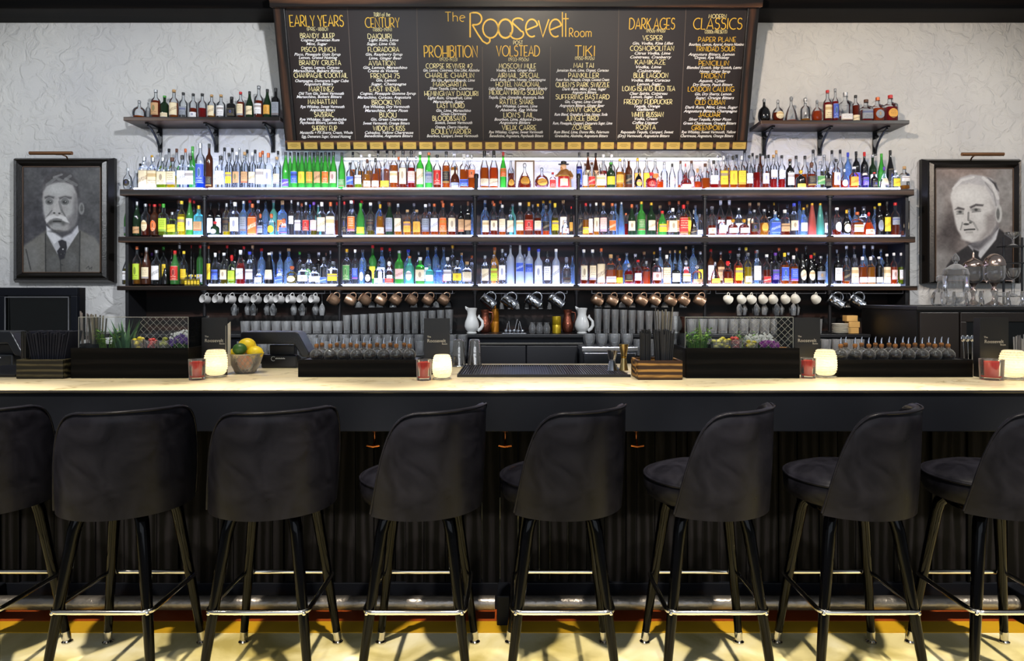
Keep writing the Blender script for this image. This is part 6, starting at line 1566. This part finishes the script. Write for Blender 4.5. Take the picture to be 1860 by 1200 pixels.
# ribbed rubber mats, jiggers, stacked shaker glasses
RUB = plain('black_rubber', '#17171b', .35)
def mat_(x0, x1, label):
    d0, d1 = dbar(685) + .0, 3.84
    r = empty('bar_mat', ((x0 + x1) / 2, d0, ZB + .0003), label, 'bar mat'); w = x1 - x0
    obj('base', MB().box(-w / 2, w / 2, 0, d1 - d0, 0, .007).box(-w / 2, w / 2, 0, .012, .007, .014).box(-w / 2, w / 2, d1 - d0 - .012, d1 - d0, .007, .014), RUB, r, bevel=.002)
    m = MB(); n = int(w / .0125)
    for i in range(n): m.box(-w / 2 + i * .0125, -w / 2 + i * .0125 + .006, .014, d1 - d0 - .014, .007, .013)
    obj('ribs', m, plain('black_rubber_rib', '#26262c', .3), r)
mat_(X(830, 3.366), X(1146, 3.366), 'ribbed black rubber bar mat in the middle of the bar')
mat_(X(-120, 3.366), X(27, 3.366), 'ribbed black rubber bar mat cut off at the left end')
def jigger(px, y, w, h, label, mat, band):
    d = dbar(y) + .0; zz = ZB + .0140
    o = obj('jigger', MB().lathe([(w, 0), (w * .96, .004), (w * .62, h * .42), (w * .5, h * .5), (w * .64, h * .58), (w * 1.05, h), (w * .98, h), (w * .5, h * .6)], 24), mat, None, (X(px, d), d, zz), smooth=40)
    obj('waist_band', MB().lathe([(w * .52, h * .47), (w * .58, h * .49), (w * .58, h * .53), (w * .52, h * .55)], 20), band, o, smooth=40)
    tag(o, label, 'jigger')
jigger(1112, 677, .027, .105, 'short steel jigger on the right of the mat', STEEL, DULL)
jigger(1133, 677, .024, .135, 'tall brass and steel jigger beside the pine crate', plain('pale_brass', '#b9a06a', .25, .9), plain('brass_band', '#c9982c', .25, 1.0))
TINM = plain('streaked_tin', '#b4b0aa', .22, 1.0, bump=.3, bscale=30)
for px, yt, dd, lb in ((833, 616, 3.90, 'upturned shaker tin beside the middle menu card, the one further left'), (862, 616, 3.92, 'upturned shaker tin beside the mat, the one further right')):
    h = Z(yt, dd) - ZB; o = obj('shaker_tin', MB().lathe([(.040, 0), (.042, .003), (.041, .01), (.031, h - .012), (.027, h - .002), (.02, h)], 24), TINM, None, (X(px, dd), dd, ZB + .0005), smooth=40)
    obj('rim_bead', MB().lathe([(.0415, .0), (.044, .003), (.0415, .007)], 24), STEEL, o, smooth=60)
    tag(o, lb, 'shaker tin')

# ------------------------------------------------------------------ left end: black framed cabinet on a side counter
lc = empty('side_counter', (X(60, 4.6), 4.4, 0), 'black side counter behind the left end of the bar', 'counter')
obj('top', MB().box(-1.0, .235, 0, .95, 1.16, 1.186), BLK, lc); obj('front', MB().box(-1.0, .235, .03, .07, 0, 1.159), BARP, lc)
hc = empty('framed_cabinet', (X(62, 4.6), 4.6, 1.1865), 'black framed cabinet with dark glass front below the moustached portrait', 'cabinet')
w0, w1 = X(-70, 4.6) - hc.location.x, X(140, 4.6) - hc.location.x; h = Z(522, 4.6) - 1.1865
obj('body', MB().box(w0, w1, .03, .09, 0, h), plain('cabinet_black', '#0d0d0e', .4), hc)
f = MB().box(w0, w1, 0, .03, h - .055, h).box(w0, w1, 0, .03, 0, .03).box(w1 - .045, w1, 0, .03, .03, h - .055).box(w0, X(8, 4.6) - hc.location.x, 0, .03, .03, h - .055)
obj('frame', f, BARP, hc, bevel=.004)
obj('bezel', MB().tube([(X(10, 4.6) - hc.location.x, -.004, .035), (X(10, 4.6) - hc.location.x, -.004, h - .065), (w1 - .055, -.004, h - .065), (w1 - .055, -.004, .035)], .004, 6), DULL, hc)
obj('dark_glass', MB().box(X(8, 4.6) - hc.location.x, w1 - .045, .018, .026, .03, h - .055), plain('dark_screen', '#050605', .08), hc)

# ------------------------------------------------------------------ right end: black cabinet with crystal
dC = 4.4; zC = Z(556, dC)
kc = empty('display_cabinet', (X(1668, dC), dC, 0), 'black display cabinet at right end under the white-haired portrait, topped with crystal', 'cabinet')
wC = X(1990, dC) - kc.location.x
obj('body', MB().box(0, wC, .02, .72, 0, zC - .025), plain('cabinet_black', '#0d0d0e', .4), kc); obj('top', MB().box(-.012, wC, -.01, .73, zC - .024, zC), BLK, kc, bevel=.003)
obj('door_frame', MB().box(.01, .26, -.004, .0195, .9, zC - .04).box(.27, wC, -.004, .0195, zC - .10, zC - .04).box(.27, .31, -.004, .0195, .9, zC - .10), plain('cabinet_trim', '#1c1715', .35), kc, bevel=.003)
obj('door_glass', MB().box(.315, wC, .006, .018, .9, zC - .105), plain('dark_screen', '#050605', .08), kc)
zc = zC + .0005
def crystal(prof, px, d, label, name, n=16, parts=None):
    m = MB(); N = n * 2; vs = []
    for j, (r, z) in enumerate(prof):
        for i in range(N):
            a = 2 * PI * (i + .5 * (j % 2)) / N; q_ = r * (1 + (.035 if i % 2 else -.02)); vs.append((q_ * math.cos(a), q_ * math.sin(a), z))
    m.add(vs, [(j * N + i, j * N + (i + 1) % N, (j + 1) * N + (i + 1) % N, (j + 1) * N + i) for j in range(len(prof) - 1) for i in range(N)] + [tuple(reversed(range(N)))])
    o = obj(name, m, CRYS, None, (X(px, d), d, zc)); return tag(o, label, 'crystal')
crystal([(.04, 0), (.055, .01), (.058, .05), (.045, .09), (.022, .12), (.018, .16), (.026, .17), (.024, .20), (.01, .21)], 1708, 4.72, 'crystal decanter at the left end of the cabinet top', 'crystal_decanter', 10)
j = crystal([(.05, 0), (.055, .008), (.03, .02), (.045, .035), (.068, .06), (.075, .12), (.076, .20), (.072, .202)], 1736, 4.585, 'large faceted crystal jar with pointed lid and finial', 'crystal_jar', 10)
jl = obj('lid', MB().lathe([(.078, .203), (.08, .21), (.07, .245), (.03, .275), (.012, .282), (.010, .29), (.022, .305), (.020, .325), (.008, .345), (.001, .355)], 20), CRYS, j, smooth=30)
for i, (px, d, s) in enumerate(((1722, 4.44, 1), (1745, 4.45, .95), (1770, 4.44, 1.05), (1798, 4.45, 1.05), (1820, 4.44, .95), (1846, 4.45, 1))):
    o = crystal([(.03, 0), (.034, .006), (.04, .03), (.044, .06), (.042, .09), (.039, .092)], px, d, 'cut crystal tumbler on the cabinet top, %s from left' % ORD[i + 1], 'crystal_tumbler', 9); o.scale = (s, s, s * 1.05)
    o['group'] = 'cut tumblers on the cabinet'
SIL = plain('warm_silver', '#c2ada2', .2, 1.0)
for i, (px, lb) in enumerate(((1768, 'absinthe fountain with spired silver lid, right of the crystal jar'), (1806, 'absinthe fountain with domed silver lid, beside the black stand'))):
    d = (4.82, 4.66)[i]; t = empty('absinthe_fountain', (X(px, d), d, zc), lb, 'fountain')
    obj('glass_globe', MB().lathe([(.02, .155), (.045, .165), (.062, .19), (.064, .27), (.060, .275)], 24), CRYS, t, smooth=50)
    obj('foot', MB().lathe([(.052, 0), (.054, .008), (.02, .03), (.012, .05), (.014, .08), (.024, .10), (.012, .12), (.016, .14), (.03, .156)], 20), SIL, t, smooth=50)
    if i == 0: obj('lid', MB().lathe([(.066, .272), (.068, .28), (.055, .305), (.025, .325), (.010, .335), (.008, .36), (.003, .375)], 24), SIL, t, smooth=50)
    else: obj('lid', MB().lathe([(.066, .272), (.068, .28), (.06, .310), (.045, .335), (.02, .352), (.002, .356)], 24), SIL, t, smooth=50)
    obj('tap', MB().tube([(-.058, -.03, .17), (-.085, -.05, .168), (-.088, -.05, .155)], .004, 8).tube([(.058, -.03, .17), (.085, -.05, .168), (.088, -.05, .155)], .004, 8), SIL, t, smooth=50)
t = empty('iron_stand', (X(1838, 4.95), 4.95, zc), 'tall black iron stand holding glass bowls at the right end', 'stand')
m = MB()
for sx in (-.06, .075): m.tube([(sx, 0, 0), (sx, 0, .49)], .008, 8)
for z in (.06, .30, .42): m.box(-.075, .09, -.05, .05, z, z + .008)
obj('frame', m, BLK, t)
o = obj('glass_compote', MB().lathe([(.028, 0), (.03, .005), (.008, .015), (.008, .05), (.02, .06), (.05, .085), (.052, .10), (.048, .10), (.02, .066)], 20), CRYS, None, (X(1840, 4.95), 4.95, zc + .4285), smooth=40)
tag(o, 'footed glass bowl on the top tier of the black iron stand', 'bowl')
o = obj('glass_compote', MB().lathe([(.028, 0), (.03, .005), (.01, .015), (.01, .12), (.03, .135), (.045, .17), (.045, .20), (.042, .20), (.02, .14)], 20), CRYS, None, (X(1840, 4.95), 4.95, zc + .0685), smooth=40)
tag(o, 'tall footed glass inside the lower tier of the black iron stand', 'glass')
sticks('grey_straw', 1854, 3.58, ZB + .0005, 24, .20, .045, ['#8c8d92', '#5c5c62'], 'grey straw in the bundle behind the candle at the right end', .3, .004)
for i, px in enumerate((1705, 1718, 1732, 1746, 1760)):
    o = obj('bar_spoon', MB().tube([(0, 0, 0), (.004 * (i - 2), 0, .17)], .003, 6).sphere((.004 * (i - 2), 0, .175), (.013, .005, .018), 10, 8), STEEL, None, (X(1752 + i * 7, 3.62), 3.62, ZB + .0005), smooth=60)
    tag(o, 'steel bar spoon standing upright behind the right tray, %s from left' % ORD[i + 1], 'spoon', 'bar spoons at the right')

# small things among the bottles of the top shelf
zt = ZT['top'][0]
d = 5.44
fp = empty('picture_frame', (X(953, d), d, zt + .0005), 'small framed picture leaning behind the bell-shaped decanter', 'picture')
w, h = 36 * d / F, Z(291, d) - zt
obj('frame', MB().box(-w / 2, -w / 2 + .012, 0, .012, 0, h).box(w / 2 - .012, w / 2, 0, .012, 0, h).box(-w / 2 + .012, w / 2 - .012, 0, .012, h - .012, h).box(-w / 2 + .012, w / 2 - .012, 0, .012, 0, .012), plain('worn_wood_frame', '#6b5138', .5), fp)
obj('picture', MB().box(-w / 2 + .012, w / 2 - .012, .004, .009, .012, h - .012), plain('picture_paper', '#e6e0cc', .6, var=.15, vscale=20), fp)
tn = empty('red_tin', (X(1024, 5.262), 5.262, zt + LP), 'red canister with cream label standing before the figurine', 'tin')
obj('body', MB().lathe([(.042, 0), (.044, .004), (.044, .092), (.042, .096)], 24), plain('tin_red', '#c02a24', .35), tn, smooth=40)
obj('label', MB().add([(.0452 * math.sin(a) , -.0452 * math.cos(a), z) for z in (.02, .075) for a in np.linspace(-.7, .7, 9)], [(i, i + 1, i + 10, i + 9) for i in range(8)]), plain('label_cream_plain', '#ead9b4', .6), tn)
obj('lid', MB().lathe([(.045, .094), (.046, .10), (.04, .104)], 24), plain('lid_gold', '#c8983a', .35, .5), tn, smooth=40)
fg = empty('figurine', (X(1026, 5.39), 5.39, zt + LP), 'brown-robed figurine with black hat standing behind the red tin', 'figurine')
obj('robe', MB().lathe([(.05, 0), (.054, .02), (.048, .10), (.044, .14), (.034, .165), (.018, .178)], 18, sy=.8), plain('robe_brown', '#8a5a22', .6), fg, smooth=60)
hd = obj('head', MB().sphere((-.012, -.01, .195), (.024, .024, .026), 14, 10), plain('figurine_skin', '#d8a878', .5), fg, smooth=80)
obj('beard', MB().sphere((-.024, -.014, .182), (.014, .016, .02), 10, 8), plain('figurine_hair', '#b07838', .7), hd, smooth=80)
obj('hat', MB().lathe([(.042, .212), (.044, .216), (.024, .220), (.022, .236), (.012, .240)], 18, (-.010, -.008, 0), sy=.8), plain('hat_black', '#121212', .5), hd, smooth=50)
obj('arm', MB().tube([(-.03, -.01, .155), (-.055, -.03, .125), (-.075, -.05, .115)], [.014, .012, .009], 10), plain('robe_brown', '#8a5a22', .6), fg, smooth=60)
obj('arm', MB().tube([(.034, -.01, .155), (.055, -.02, .12), (.05, -.045, .10)], [.014, .012, .009], 10), plain('robe_brown', '#8a5a22', .6), fg, smooth=60)
